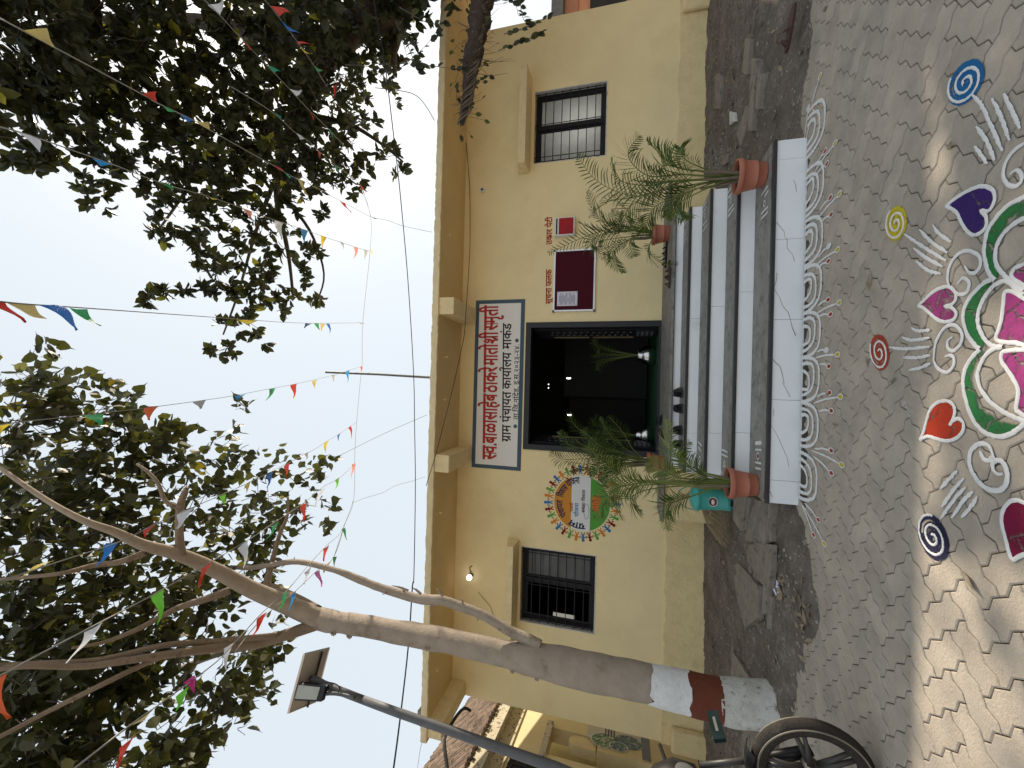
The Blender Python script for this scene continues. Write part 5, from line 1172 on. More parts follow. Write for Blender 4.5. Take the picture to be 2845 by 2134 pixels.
for row in [(40, 830, 55), (120, 790, 30, .4), (105, 745, 14, .5), (60, 900, 70), (160, 850, 40, .6), (220, 820, 25, .7), (180, 930, 80), (90, 980, 80), (300, 960, 70), (250, 880, 45, .8), (350, 930, 35, .8), (395, 960, 45, .7), (340, 1020, 60, .9),
            (30, 1060, 80), (130, 1070, 80), (230, 1050, 60, .8), (460, 990, 45, .6), (500, 930, 28, .5), (518, 870, 20, .45), (530, 990, 40, .6), (560, 1040, 60, .6), (440, 1060, 60, .8), (620, 1010, 45, .5), (690, 990, 28, .5), (715, 1000, 18, .6), (660, 1060, 40, .7), (700, 1090, 32, .6),
            (600, 1120, 60, .8), (500, 1130, 70, 1), (400, 1130, 60, .8), (300, 1140, 70, 1), (200, 1160, 80, 1), (80, 1170, 90, 1), (660, 1130, 36, .6), (705, 1150, 20, .7), (610, 1190, 35, .6), (560, 1210, 50, .9), (480, 1230, 60, 1), (380, 1240, 60, 1), (280, 1260, 80, 1), (170, 1280, 80, 1), (60, 1290, 80, 1),
            (590, 1250, 28, .6), (500, 1300, 50, .8), (420, 1320, 60, .9), (330, 1350, 70, 1), (230, 1380, 80, 1), (120, 1400, 80, 1), (30, 1420, 80, 1), (460, 1370, 40, .7), (560, 1390, 35, .7), (600, 1400, 18, .6), (520, 1420, 40, .7), (440, 1440, 50, .8), (340, 1450, 60, 1), (240, 1480, 70, 1), (140, 1500, 80, 1), (40, 1520, 80, 1),
            (470, 1500, 40, .7), (530, 1510, 22, .6), (420, 1560, 50, .8), (500, 1570, 25, .6), (350, 1610, 40, .9), (380, 1650, 50, .8), (250, 1560, 30, .6), (140, 1590, 60, 1), (40, 1620, 70, 1), (330, 1540, 20, .5), (100, 1680, 80, 1), (30, 1740, 80, 1), (-70, 1100, 90, .5), (-70, 1350, 90, .5), (-70, 1600, 90, .5), (250, 1720, 60, .8), (380, 1720, 50, .7), (160, 1660, 70, 1), (300, 1480, 40, .8), (500, 1480, 50, .8), (560, 1440, 45, .8), (480, 1540, 40, .8), (410, 1610, 45, .8), (580, 1500, 22, .6), (340, 1640, 40, .8), (590, 1340, 20, .5)]:
    x, y, r_ = row[:3]; dn = row[3] if len(row) > 3 else 1
    Lb.append((x, y, r_, 6.9 + .9 * noise.noise(Vector((x / 160, y / 160, 1))) + (.3 if dn < .8 and x > 420 else 0), dn))
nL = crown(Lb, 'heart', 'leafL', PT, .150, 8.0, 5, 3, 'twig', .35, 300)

# right tree: dark crown over the forecourt; trunk beyond the right edge of the picture
RTt = empty('broadleaf_tree', (7.3, 4.6, 0), 'dark broadleaf tree whose crown hangs over the forecourt at upper right', 'tree')
tz = MB(); tz.tube(sm([Vector((7.3, 4.6, -.1)), Vector((7.2, 4.8, 1.4)), Vector((7.1, 5.0, 3.2)), PY(1190, -290, 5.28)]), [.42] * 4 + [.36] * 4 + [.32] * 4 + [.28], 16); tz.build('trunk', M['barkd'], RTt, True)
def lr(*p): return [(x, y, Y, w) for x, y, Y, w in p]
limb(lr((1190, -300, 5.28, 150), (1130, -60, 5.28, 120), (1080, 20, 5.28, 100), (1000, 60, 5.28, 78), (940, 130, 5.28, 60), (880, 205, 5.28, 50), (830, 290, 5.28, 44), (805, 380, 5.41, 34), (775, 480, 5.54, 20), (770, 560, 5.68, 14), (800, 700, 5.81, 10), (815, 830, 5.94, 7)), M['barkd'], RTt, n=12, rough=.1)
limb(lr((1140, -60, 5.41, 70), (1130, 20, 5.41, 48), (1108, 90, 5.54, 30), (1095, 150, 5.54, 16), (1100, 200, 5.68, 7)), M['barkd'], RTt, rough=.1)
limb(lr((960, 100, 5.28, 50), (760, 100, 5.15, 40), (560, 60, 5.02, 34), (380, 50, 4.75, 28), (230, 80, 4.62, 20), (215, 150, 4.49, 12), (240, 300, 4.49, 9), (260, 400, 4.49, 6)), M['barkd'], RTt, rough=.1)
limb(lr((860, 240, 5.28, 34), (760, 260, 5.15, 22), (640, 300, 5.02, 16), (560, 400, 5.02, 12), (520, 520, 5.02, 9), (440, 640, 5.02, 5)), M['barkd'], RTt)
limb(lr((820, 320, 5.28, 24), (900, 330, 5.54, 18), (980, 350, 5.68, 12), (1060, 400, 5.81, 8), (1120, 450, 5.94, 5)), M['barkd'], RTt)
limb(lr((800, 420, 5.41, 16), (740, 560, 5.54, 11), (700, 680, 5.68, 8), (660, 820, 5.81, 6), (620, 930, 5.81, 4)), M['barkd'], RTt)
limb(lr((780, 540, 5.61, 12), (860, 640, 5.68, 8), (900, 760, 5.81, 5), (880, 840, 5.94, 4)), M['barkd'], RTt)
Rb = []
for row in [(30, 30, 80), (130, 30, 80), (240, 40, 80), (350, 30, 80), (460, 40, 80), (570, 40, 80), (680, 50, 80), (780, 40, 70), (860, 40, 50, .8), (900, 20, 30, .5), (40, 130, 80), (150, 130, 80), (260, 130, 70), (360, 130, 60, .8), (460, 140, 70, .8), (560, 140, 70), (660, 150, 70), (750, 140, 60), (820, 130, 45, .7), (860, 160, 30, .6),
            (30, 220, 60, .8), (110, 230, 70, .8), (200, 230, 80), (300, 230, 70), (400, 230, 70), (500, 230, 70, .9), (590, 230, 70, .9), (680, 230, 50, .8), (30, 310, 45, .8), (60, 345, 25, .7), (130, 300, 30, .6), (190, 310, 40, .7), (230, 350, 32, .7), (205, 415, 30, .7), (190, 430, 18, .7), (225, 390, 22, .6), (275, 330, 30, .7), (330, 320, 60, .9), (410, 320, 60, 1), (490, 310, 60, 1), (570, 310, 60, 1), (650, 310, 60, 1), (720, 290, 45, .8), (790, 300, 40, .8), (760, 350, 50, .9), (830, 350, 36, .8), (868, 385, 22, .8), (700, 370, 50, .8), (770, 400, 25, .6),
            (340, 380, 40, .7), (410, 400, 50, 1), (330, 430, 30, .6), (310, 400, 16, .5), (490, 390, 60, 1), (570, 390, 60, 1), (640, 380, 50, .9), (340, 490, 35, .8), (400, 470, 45, .9), (470, 470, 50, 1), (550, 470, 50, 1), (620, 460, 40, .8), (410, 540, 30, .7), (480, 550, 55, 1), (560, 550, 50, 1), (640, 530, 40, .8), (690, 530, 25, .8), (500, 620, 45, .9), (570, 620, 45, 1), (640, 600, 35, .8), (690, 640, 22, .8), (640, 650, 30, .7), (540, 680, 40, .9), (600, 680, 30, .7), (490, 700, 30, .7), (560, 730, 25, .7), (465, 760, 18, .6), (500, 750, 16, .5), (395, 630, 12, .5), (360, 635, 12, .5), (320, 635, 14, .7), (440, 630, 18, .5), (700, 450, 20, .5),
            (-70, 60, 90, .5), (-70, 260, 80, .5), (60, -90, 90, .5), (260, -100, 90, .6), (470, -100, 90, .7), (680, -100, 100, .9), (840, -60, 70, .9), (880, -120, 90, .9), (960, -90, 60, .8), (1000, -180, 100, .8), (680, -260, 120, .7), (860, -260, 120, .8), (1060, -300, 100, .6)]:  # last row: crown out of view, added dense for its shade on the paving
    x, y, r_ = row[:3]; dn = row[3] if len(row) > 3 else 1
    Rb.append((x, y, r_, 7.9 + 1.2 * noise.noise(Vector((x / 180, y / 180, 4))), dn))
for x, y, r_ in [(600, 60, 75), (600, 160, 75), (600, 260, 70), (690, 20, 75), (690, 110, 70), (690, 200, 65), (690, 280, 55), (760, 40, 60), (765, 120, 50), (760, 190, 45), (765, 270, 40), (830, 20, 40), (830, 90, 34), (640, 330, 45), (720, 340, 34), (620, 400, 34), (760, -40, 70), (680, -60, 80), (860, -60, 60), (780, -140, 80), (560, 330, 45)]:
    Rb.append((x, y, r_, 12.0, .50))  # farther leaf layer, added behind the crown to cast shade on the ground
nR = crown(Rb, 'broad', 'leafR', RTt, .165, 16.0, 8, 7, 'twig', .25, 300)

# dead limb wrapped in creeper hanging in front of the right end of the roof
HB = empty('hanging_limb', PY(1335, 0, 4.6), 'thick dark dead limb wrapped in dry creepers hanging at the upper right', 'branch')
limb(lr((1420, -200, 4.6, 90), (1345, -20, 4.6, 64), (1332, 60, 4.6, 58), (1322, 120, 4.6, 46), (1310, 180, 4.6, 44), (1302, 215, 4.6, 34), (1300, 260, 4.6, 24), (1292, 310, 4.6, 20), (1284, 348, 4.6, 9)), M['barkd'], HB, n=11, knots=12, rough=.24)
MB().tube(sm([PY(1415, -190, 4.6), Vector((6.0, 4.8, 2.75)), Vector((7.1, 4.95, 2.7))]), [.16] * 9, 12).build('branch', M['barkd'], HB, True)
vn = MB(); lf = MB(); LT = []; r = random.Random(21)
for i in range(150):
    f = r.random(); q0 = PY(1340 - 55 * f + r.uniform(-12, 12), -20 + 350 * f, 4.6 + r.uniform(-.06, .06)); a = r.uniform(0, 2 * pi); l = r.uniform(.06, .34) * (1.2 if .3 < f < .7 else .8)
    q1 = q0 + Vector((cos(a) * l * .4, r.uniform(-.1, .1), sin(a) * l * .6)); q2 = q1 + Vector((cos(a) * l * .4 + r.uniform(-.05, .05), r.uniform(-.05, .05), sin(a) * l * .5 - .06))
    vn.tube([q0, q1, q2], [.004, .003, .0015], 3, cap=False)
    if r.random() < .35:
        dd = (q2 - q1).normalized(); put_leaf(lf, LT, 'broad', q2, (dd + Vector((r.uniform(-.5, .5), r.uniform(-.5, .5), -.4))).normalized(), Vector((r.uniform(-1, 1), -1, r.uniform(-1, 1))).normalized(), r.uniform(.05, .10), r.choice((.3, .5, .8, .93)))
for i in range(60):
    f = r.random() * .85; w0 = [PY(1345 - 55 * (f + t * .2) + 16 * sin(t * 5 + i), -20 + 350 * (f + t * .2), 4.56 + .03 * cos(t * 5 + i)) for t in [j / 6 for j in range(7)]]; vn.tube(w0, r.uniform(.004, .011), 4, cap=False)
vn.build('creeper_stems', M['twig'], HB)['kind'] = 'stuff'; lf.build('creeper_leaves', M['leafR'], HB, attr=('tint', LT))['kind'] = 'stuff'
# hanging leafy sprays near the top right
SPR = empty('hanging_spray', PY(1150, 60, 4.4), 'thin hanging twigs with drooping leaves between crown and roof at the right', 'branch')
vn = MB(); lf = MB(); LT = []
for pts in [[(1100, 60), (1120, 120), (1140, 180), (1165, 190)], [(1110, 20), (1180, 60), (1225, 70)], [(1060, 240), (1100, 200), (1180, 130), (1230, 60)], [(1040, 150), (1085, 220), (1100, 290), (1105, 300)], [(1130, 120), (1150, 170), (1160, 200)], [(1160, 178), (1235, 188), (1290, 195)], [(960, 180), (1040, 190), (1060, 240)],
            [(1395, 0), (1430, 10), (1440, 45)], [(1445, 0), (1450, 40), (1462, 70)], [(1400, 95), (1450, 80), (1520, 50)], [(1385, 140), (1440, 120), (1500, 95)]]:
    L = sm([PY(x, y, 4.4) for x, y in pts]); vn.tube(L, [.005 - .0035 * i / (len(L) - 1) for i in range(len(L))], 4, cap=False)
    for p in L[1:]:
        for _ in range(2):
            if r.random() < .75: put_leaf(lf, LT, 'broad', p, Vector((r.uniform(-.6, .6), r.uniform(-.4, .4), -1)).normalized(), Vector((r.uniform(-1, 1), -1, r.uniform(-.3, .3))).normalized(), r.uniform(.06, .12), r.choice((.2, .4, .6, .9)))
vn.build('twigs', M['twig'], SPR)['kind'] = 'stuff'; lf.build('leaves', M['leafR'], SPR, attr=('tint', LT))['kind'] = 'stuff'

# ------------------------------------------------------------ bunting
def bunting(name, pts, flags, label):
    """pts: (px, py, distance); flags: (colour, x0, y0, x1, y1, tipx, tipy)"""
    P = [PR(x, y, d_) for x, y, d_ in pts]; root = empty('bunting_string', P[0], label, 'bunting', 'strings of paper pennants over the forecourt')
    S = sm(P, 4); MB().tube(S, .0032, 4, cap=False).build('twine', M['string'], root)
    def dist_at(x, y):
        best = min(range(len(pts) - 1), key=lambda i: seg_d(pts[i], pts[i + 1], x, y)[0]); t = seg_d(pts[best], pts[best + 1], x, y)[1]
        return pts[best][2] + (pts[best + 1][2] - pts[best][2]) * t
    for k, fl in enumerate(flags):
        c_, x0, y0, x1, y1, tx, ty = fl; r = random.Random(hash_(name, k))
        d0 = dist_at(x0, y0); d1 = dist_at(x1, y1); A = PR(x0, y0, d0); Bq = PR(x1, y1, d1); Tp = PR(tx, ty, (d0 + d1) / 2 + r.uniform(-.03, .03))
        mb = MB(); n = 6; mid = (A + Bq) / 2; ax = Tp - mid; nrm = ax.cross(Bq - A); nrm = nrm.normalized() if nrm.length > 1e-6 else Vector((0, 1, 0)); l = ax.length; wv = (Bq - A) * .5
        ph = r.uniform(0, 6)
        for i in range(n + 1):
            t = i / n; w = (1 - t) ** 1.15 * .97 + .03; c = mid + ax * t + nrm * (l * .10 * sin(t * 4 + ph) * t ** .5) + wv.normalized() * (l * .07 * sin(t * 5 + ph * 2) * t)
            for s_ in (-1, 0, 1): mb.v.append(tuple(c + wv * w * s_ + nrm * (.14 * wv.length * (1 - abs(s_)) * sin(3 * t + ph))))
        for i in range(n):
            for s_ in (0, 1): a = i * 3 + s_; mb.f.append((a, a + 1, a + 4, a + 3)); mb.mi.append(0)
        o = mb.build('pennant', M['f_' + c_], root, True); o['label'] = {'sky': 'light blue', 'lime': 'bright green', 'straw': 'dull yellow', 'jade': 'sea green'}.get(c_, c_) + ' paper pennant'
def seg_d(a, b, x, y):
    dx, dy = b[0] - a[0], b[1] - a[1]; t = max(0, min(1, ((x - a[0]) * dx + (y - a[1]) * dy) / (dx * dx + dy * dy + 1e-9))); return hypot(a[0] + dx * t - x, a[1] + dy * t - y), t
def hash_(n, k): return sum(ord(c) for c in n) * 31 + k * 7
def flagline(pts): return pts
bunting('s1', [(-120, 825, 2.2), (0, 838, 2.4), (85, 846, 2.6), (250, 857, 3.2), (640, 885, 5.2), (708, 890, 5.6), (850, 898, 7), (1008, 897, 8.4)], [('red', -40, 835, 14, 840, 64, 899), ('straw', 17, 841, 97, 847, 128, 889), ('blue', 108, 848, 180, 853, 224, 912), ('green', 192, 855, 243, 859, 272, 909), ('yellow', 655, 888, 718, 890, 690, 904), ('navy', 848, 898, 866, 899, 846, 912), ('green', 872, 899, 886, 899, 889, 918), ('straw', 890, 899, 904, 900, 893, 920), ('blue', 906, 899, 916, 900, 918, 927), ('gray', 996, 895, 1014, 898, 1004, 902)],
    'bunting string running down the middle of the sky with four large pennants near the top')
bunting('s2', [(-60, 1190, 2.6), (60, 1172, 2.9), (163, 1161, 3.2), (325, 1143, 3.8), (456, 1127, 4.4), (635, 1102, 5.4), (720, 1086, 5.9), (820, 1067, 6.8), (921, 1044, 7.6), (963, 1031, 8), (1006, 1018, 8.4)],
    [('orange', 1000, 1018, 1008, 1021, 1004, 1031), ('sky', 962, 1030, 972, 1030, 963, 1062), ('gray', 920, 1043, 930, 1041, 929, 1061), ('straw', 867, 1059, 882, 1055, 871, 1079), ('red', 806, 1071, 825, 1066, 815, 1106), ('green', 748, 1080, 765, 1079, 741, 1115), ('sky', 652, 1100, 683, 1095, 660, 1112), ('gray', 534, 1118, 573, 1111, 556, 1136), ('orange', 400, 1134, 443, 1128, 406, 1166), ('green', 232, 1154, 290, 1150, 276, 1182), ('yellow', -20, 1182, 31, 1178, -6, 1210)],
    'bunting string crossing the open sky left of the middle string')
bunting('s3', [(-80, 1640, 2.4), (55, 1597, 2.6), (165, 1560, 2.8), (330, 1506, 3.2), (436, 1454, 3.6), (533, 1411, 4.0), (700, 1337, 5), (804, 1285, 5.8), (876, 1247, 6.6), (908, 1226, 7), (947, 1203, 7.5), (991, 1172, 8.3)],
    [('red', 967, 1189, 975, 1184, 981, 1218), ('blue', 938, 1208, 947, 1203, 939, 1225), ('yellow', 900, 1232, 914, 1224, 903, 1258), ('gray', 846, 1262, 857, 1256, 852, 1275), ('red', 788, 1296, 806, 1286, 794, 1320), ('blue', 741, 1322, 759, 1309, 742, 1354), ('yellow', 678, 1350, 694, 1340, 688, 1370), ('lime', 608, 1380, 628, 1372, 627, 1404), ('white', 492, 1428, 540, 1411, 488, 1468), ('red', 398, 1476, 434, 1458, 397, 1490), ('blue', 288, 1514, 330, 1506, 272, 1571), ('yellow', 100, 1580, 162, 1553, 58, 1600)],
    'bunting string over the peepal branches with a large yellow pennant near its end')
bunting('s4', [(-100, 1905, 1.9), (0, 1877, 2.1), (100, 1823, 2.3), (283, 1727, 2.7), (455, 1636, 3.2), (690, 1500, 4.2), (765, 1450, 4.7), (843, 1398, 5.3), (902, 1350, 6), (941, 1330, 6.6), (983, 1292, 7.4)],
    [('pink', 977, 1290, 988, 1287, 978, 1331), ('lime', 931, 1334, 942, 1326, 934, 1361), ('white', 891, 1362, 903, 1356, 877, 1404), ('red', 834, 1408, 852, 1397, 840, 1450), ('green', 757, 1462, 775, 1448, 742, 1500), ('white', 660, 1524, 688, 1500, 681, 1576), ('red', 560, 1580, 592, 1555, 556, 1632), ('lime', 418, 1656, 456, 1635, 440, 1734), ('white', 234, 1757, 285, 1727, 195, 1845), ('orange', -60, 1900, 20, 1872, 0, 2010)],
    'bunting string before the fork with green and long white pennants')
bunting('s5', [(150, 2180, 2.0), (360, 2016, 2.6), (480, 1930, 3.0), (600, 1840, 3.4), (650, 1788, 3.7), (733, 1698, 4.1), (798, 1640, 4.6), (859, 1568, 5.2), (908, 1515, 5.8), (950, 1473, 6.4), (983, 1385, 7.4)],
    [('green', 948, 1472, 958, 1466, 966, 1499), ('red', 897, 1526, 914, 1513, 902, 1560), ('white', 845, 1592, 865, 1567, 850, 1624), ('green', 783, 1655, 802, 1640, 775, 1694), ('red', 714, 1720, 742, 1700, 702, 1766), ('white', 622, 1802, 648, 1786, 628, 1861), ('magenta', 508, 1898, 540, 1875, 545, 1922), ('lime', 488, 1936, 525, 1907, 490, 1975), ('straw', 380, 2005, 425, 1970, 362, 2022), ('red', 330, 2080, 374, 2036, 334, 2134)],
    'lowest bunting string from the roof line to the lower left with magenta pennant')
bunting('s6', [(640, 1830, 3.6), (700, 1750, 4.0), (760, 1690, 4.4), (820, 1643, 4.9), (878, 1588, 5.6), (928, 1547, 6.4), (957, 1460, 7)],
    [('green', 924, 1548, 936, 1546, 929, 1575), ('yellow', 905, 1568, 922, 1555, 902, 1592), ('violet', 873, 1592, 888, 1584, 892, 1631), ('sky', 807, 1655, 822, 1642, 806, 1697)],
    'short bunting string beside the trunk fork with violet and blue pennants')
bunting('s7', [(-60, 10, 2.6), (0, 50, 2.8), (60, 83, 3), (395, 262, 3.8), (435, 285, 3.9), (540, 335, 4.4), (590, 365, 4.6), (700, 427, 5.2), (755, 457, 5.6), (808, 488, 6), (863, 514, 6.5), (940, 555, 7.4), (1030, 603, 8.6)],
    [('straw', 62, 85, 130, 78, 152, 129), ('red', 394, 262, 436, 285, 432, 252), ('green', 445, 288, 490, 310, 470, 312), ('blue', 500, 318, 540, 335, 520, 338), ('straw', 541, 336, 584, 362, 582, 343), ('red', 756, 457, 790, 475, 776, 472), ('green', 790, 477, 800, 484, 821, 510), ('blue', 802, 482, 812, 490, 818, 500), ('straw', 824, 494, 842, 505, 857, 545), ('red', 944, 557, 960, 565, 972, 592), ('green', 1026, 600, 1045, 606, 1050, 610)],
    'bunting string through the dark crown from the near right corner to the roof line')
bunting('s8', [(-60, 340, 2.8), (33, 361, 3.1), (114, 387, 3.3), (208, 420, 3.7), (319, 459, 4.1), (456, 511, 4.8), (580, 546, 5.4), (675, 579, 5.9), (762, 611, 6.4), (845, 638, 7), (907, 660, 7.5), (985, 686, 8.2), (1028, 698, 8.6)],
    [('white', 46, 366, 112, 388, 116, 421), ('sky', 256, 440, 312, 456, 285, 462), ('green', 430, 500, 475, 514, 478, 528), ('yellow', 576, 545, 602, 554, 600, 556), ('pink', 672, 579, 700, 590, 700, 608), ('white', 762, 612, 788, 618, 776, 665), ('sky', 835, 636, 856, 641, 846, 676), ('yellow', 890, 654, 907, 659, 896, 691), ('gray', 944, 670, 955, 675, 954, 692), ('pink', 982, 686, 995, 689, 986, 721), ('gray', 1010, 694, 1021, 697, 1016, 724), ('yellow', 1025, 690, 1036, 700, 1036, 707)],
    'bunting string edging the right crown with white, blue and yellow pennants at its roof end')
bunting('s9', [(520, -40, 3.6), (573, 5, 3.8), (618, 50, 4), (670, 107, 4.3), (742, 182, 4.8), (804, 247, 5.2), (856, 303, 5.7), (912, 358, 6.2), (970, 420, 7)],
    [('white', 577, 14, 612, 44, 620, 0), ('red', 671, 109, 684, 124, 695, 140), ('jade', 742, 182, 762, 203, 778, 194), ('white', 804, 247, 824, 268, 840, 252), ('red', 858, 306, 866, 316, 871, 335), ('jade', 908, 355, 920, 366, 928, 380)],
    'bunting string in the dark crown with sea green and white pennants')
bunting('s10', [(700, -40, 4), (745, 10, 4.3), (778, 52, 4.6), (827, 117, 5.1), (872, 182, 5.6), (908, 241, 6.1)],
    [('red', 752, 16, 776, 46, 806, 30), ('blue', 780, 55, 800, 78, 829, 95), ('red', 825, 115, 828, 124, 866, 122), ('yellow', 830, 125, 846, 140, 861, 153), ('green', 870, 180, 882, 198, 897, 197), ('red', 925, 240, 930, 275, 936, 232)],
    'bunting string nearest the right edge of the picture with a red and a blue pennant')
bunting('s11', [(640, 240, 4.4), (729, 293, 4.9), (778, 329, 5.2), (820, 368, 5.5), (856, 391, 5.8), (886, 420, 6.1), (928, 456, 6.6), (973, 488, 7.2), (1006, 521, 7.7), (1030, 600, 8.6)],
    [('jade', 757, 309, 782, 331, 780, 322), ('white', 820, 368, 846, 386, 838, 388), ('red', 882, 418, 892, 426, 890, 441), ('jade', 928, 456, 938, 465, 941, 487), ('white', 968, 486, 985, 500, 980, 492), ('red', 1000, 512, 1010, 522, 1008, 537)],
    'bunting string in the lower right crown with a thin white pennant')
def wire(name, pts, r_, label, m='cable', cat='cable'):
    o = MB().tube(sm([PR(*p) for p in pts], 4), r_, 4, cap=False).build(name, M[m]); tag(o, label, cat)
wire('cross_twine', [(1005, 530, 8.2), (1030, 603, 8.6), (1028, 700, 8.6), (1008, 897, 8.4), (1006, 1018, 8.4), (1001, 1060, 8.4), (991, 1172, 8.3), (986, 1255, 8), (983, 1385, 7.4), (957, 1460, 7), (928, 1547, 6.4)], .004, 'cross twine in the sky to which the bunting strings are tied', 'string', 'twine')
wire('tie_wire', [(1035, 605, 8.6), (1075, 612, 8), (1120, 628, 7.6), (1200, 645, 7)], .003, 'thin tie wire from the cross twine to the right part of the roof edge', 'string', 'wire')
wire('tie_wire', [(1186, 1153, 6.6), (1060, 1208, 7.4), (940, 1268, 8)], .0035, 'straight tie wire rising from the roof edge left of the roof pipe', 'string', 'wire')
wire('tie_wire', [(1181, 1325, 6.8), (1140, 1338, 6.9), (1100, 1349, 7), (1060, 1370, 7.1), (1010, 1385, 7.2), (978, 1398, 7.4)], .003, 'wavy tie wire from the left roof edge to the cross twine', 'string', 'wire')
wire('power_cable', [(1030, -60, 5.5), (1048, 60, 5.6), (1065, 146, 5.7), (1078, 244, 5.8), (1097, 407, 6), (1111, 530, 6.1), (1133, 774, 6.3), (1149, 1035, 6.4), (1152, 1190, 6.4), (1154, 1353, 6.3), (1150, 1597, 6.1), (1146, 1627, 6), (1135, 1789, 5.8), (1113, 1985, 5.4), (1094, 2131, 5.1), (1080, 2230, 4.9)], .008, 'twisted black power cable sagging across the sky just above the roof')
wire('thin_cable', [(1042, 244, 6), (1098, 250, 6), (1150, 262, 6), (1180, 290, 6), (1207, 335, 6.1)], .004, 'thin curved cable dropping onto the right part of the roof edge')
wire('thin_cable', [(1160, 2134, 8), (1168, 2080, 7.6), (1174, 2060, 7.2)], .003, 'thin cable in the sky at the far left')

# ------------------------------------------------------------ solar street lamp
PYo = 3.4
SLp = empty('solar_street_lamp', PY(1760, 2230, PYo), 'grey pole with tilted solar panel and black flood light at the left', 'street lamp')
MB().tube([PY(1560 + 500, 2134 + 225, PYo), PY(1550, 2134, PYo), PY(1100, 1978, PYo), PY(1010, 1945, PYo)], [.042, .040, .037, .035], 14).build('pole', M['galv'], SLp, True)
MB().tube([PY(1010, 1945, PYo), PY(940, 1918, PYo), PY(900, 1903, PYo), PY(868, 1886, PYo)], [.035, .036, .037, .037], 14).build('pole_top', M['galv'], SLp, True)
c = [PY(915, 1802, 3.62), PY(846, 1819, 3.30), PY(802, 1981, 3.30), PY(877, 1950, 3.62)]
nrm = (c[1] - c[0]).cross(c[3] - c[0]).normalized()
if nrm.z < 0: nrm = -nrm
MB().prism(c if (c[1] - c[0]).cross(c[2] - c[1]).dot(nrm) > 0 else c[::-1], nrm * .012).build('panel_back', M['panelb'], SLp)
fr = MB(); cc_ = sum(c, Vector()) / 4
for a, b in zip(c, c[1:] + c[:1]): fr.tube([a + nrm * .006, b + nrm * .006], .013, 4)
fr.build('panel_frame', M['alu'], SLp)
MB().tube([(c[0] + c[1]) * .5 * 1 - nrm * .018 + (c[0] - c[1]) * .15, (c[2] + c[3]) * .5 - nrm * .018 + (c[0] - c[1]) * .15], .014, 4).build('panel_rail', M['steel'], SLp)
MB().tube([PY(868, 1886, PYo), cc_ - nrm * .02], .03, 8).build('panel_bracket', M['steel'], SLp)
f = [PY(830, 1898, 3.30), PY(905, 1906, 3.30), PY(892, 1950, 3.26), PY(817, 1946, 3.26)]
fn = (f[1] - f[0]).cross(f[3] - f[0]).normalized()
if fn.y < 0: fn = -fn
MB().prism(f, fn * .05).build('flood_light', M['gloss'], SLp)
cf = sum(f, Vector()) / 4
f2 = [(cf + (p - cf) * .80) * 1 - (f[1] - f[0]) * .08 - fn * .004 for p in f]
MB().prism(f2, fn * .003).build('flood_light_glass', mat('led_glass', (.33, .34, .30), .25, .1, 9, spec=.6), SLp)
MB().tube(sm([PY(905, 1928, 3.32), PY(925, 1927, 3.34), PY(950, 1930, 3.36), PY(985, 1938, 3.36)]), .016, 8).build('light_arm', M['galv'], SLp, True)
MB().tube(sm([PY(850, 1890, 3.34), PY(880, 1893, 3.3), PY(925, 1898, 3.3), PY(943, 1910, 3.3), PY(940, 1925, 3.33)]), .005, 5).build('lamp_wire', M['cable'], SLp)
for px, py in [(830, 1899), (896, 1903)]:
    q = PY(px + 12, py, 3.29); MB().lathe([(0, -.012), (.012, 0), (0, .012)], q, 8).build('clip', M['alu'], SLp)

# ------------------------------------------------------------ motorcycle, front end (the rest stands beyond the left edge)
hub = PZ(2256, 2140, .285); hub.z = .285
MC_ = empty('motorcycle', (hub.x, hub.y, 0), 'black motorcycle parked at the left edge with only its front wheel in view', 'motorcycle')
MC_.location = (0, 0, 0)
hd_ = radians(8)      # heading of the front wheel: to the right, a little towards the camera
ax = Vector((sin(hd_) * 1, cos(hd_), 0)); fw_ = Vector((cos(hd_), -sin(hd_), 0))
def wheelM(): return Matrix(((fw_.x, 0, ax.x, hub.x), (fw_.y, 0, ax.y, hub.y), (0, 1, 0, hub.z), (0, 0, 0, 1)))
WM = wheelM(); Rr = .285
wr = bpy.data.objects.new('front_wheel', None); COL.objects.link(wr); wr.parent = MC_
tp = []
for k in range(15): a = -pi * .80 + 2 * pi * .80 * k / 14; tp.append((Rr - .040 + .040 * cos(a), .040 * sin(a)))
MB().lathe(tp, (0, 0, 0), 64, WM).build('tyre', M['rubber'], wr, True)
for s_ in (-1, 1): MB().lathe([(.256, .036 * s_), (.262, .041 * s_), (.267, .040 * s_), (.266, .034 * s_)], (0, 0, 0), 64, WM).build('bead_ring', M['rimedge'], wr, True)
MB().lathe([(.250, -.030), (.238, -.034), (.228, -.026), (.224, -.010), (.224, .010), (.228, .026), (.238, .034), (.250, .030)], (0, 0, 0), 64, WM).build('rim', M['rimedge'], wr, True)
spk = MB()
for k in range(5):
    a = k * 2 * pi / 5 + .35
    for da in (-.10, .10):
        p0 = WM @ Vector((.035 * cos(a), .035 * sin(a), .01 * (1 if da > 0 else -1))); p1 = WM @ Vector((.230 * cos(a + da), .230 * sin(a + da), 0)); spk.tube([p0, p0.lerp(p1, .5), p1], [.020, .013, .011], 6)
spk.lathe([(0, -.05), (.035, -.05), (.045, -.03), (.045, .03), (.035, .05), (0, .05)], (0, 0, 0), 20, WM); spk.build('spokes', M['alloy'], wr, True)
side = -ax * .085
for s_, nm in ((side, 'near'), (-side, 'far')):
    lo = hub + s_; top = lo + Vector((-.20, 0, .52)); MB().tube([lo + Vector((.03, 0, -.03)), lo + Vector((-.02, 0, .07)), lo.lerp(top, .45)], [.026, .031, .027], 12).build('fork_leg', M['gloss'], MC_, True)
    MB().tube([lo.lerp(top, .42), top], .016, 10).build('fork_tube', M['alloy'], MC_, True)
mf = MB(); n = 16
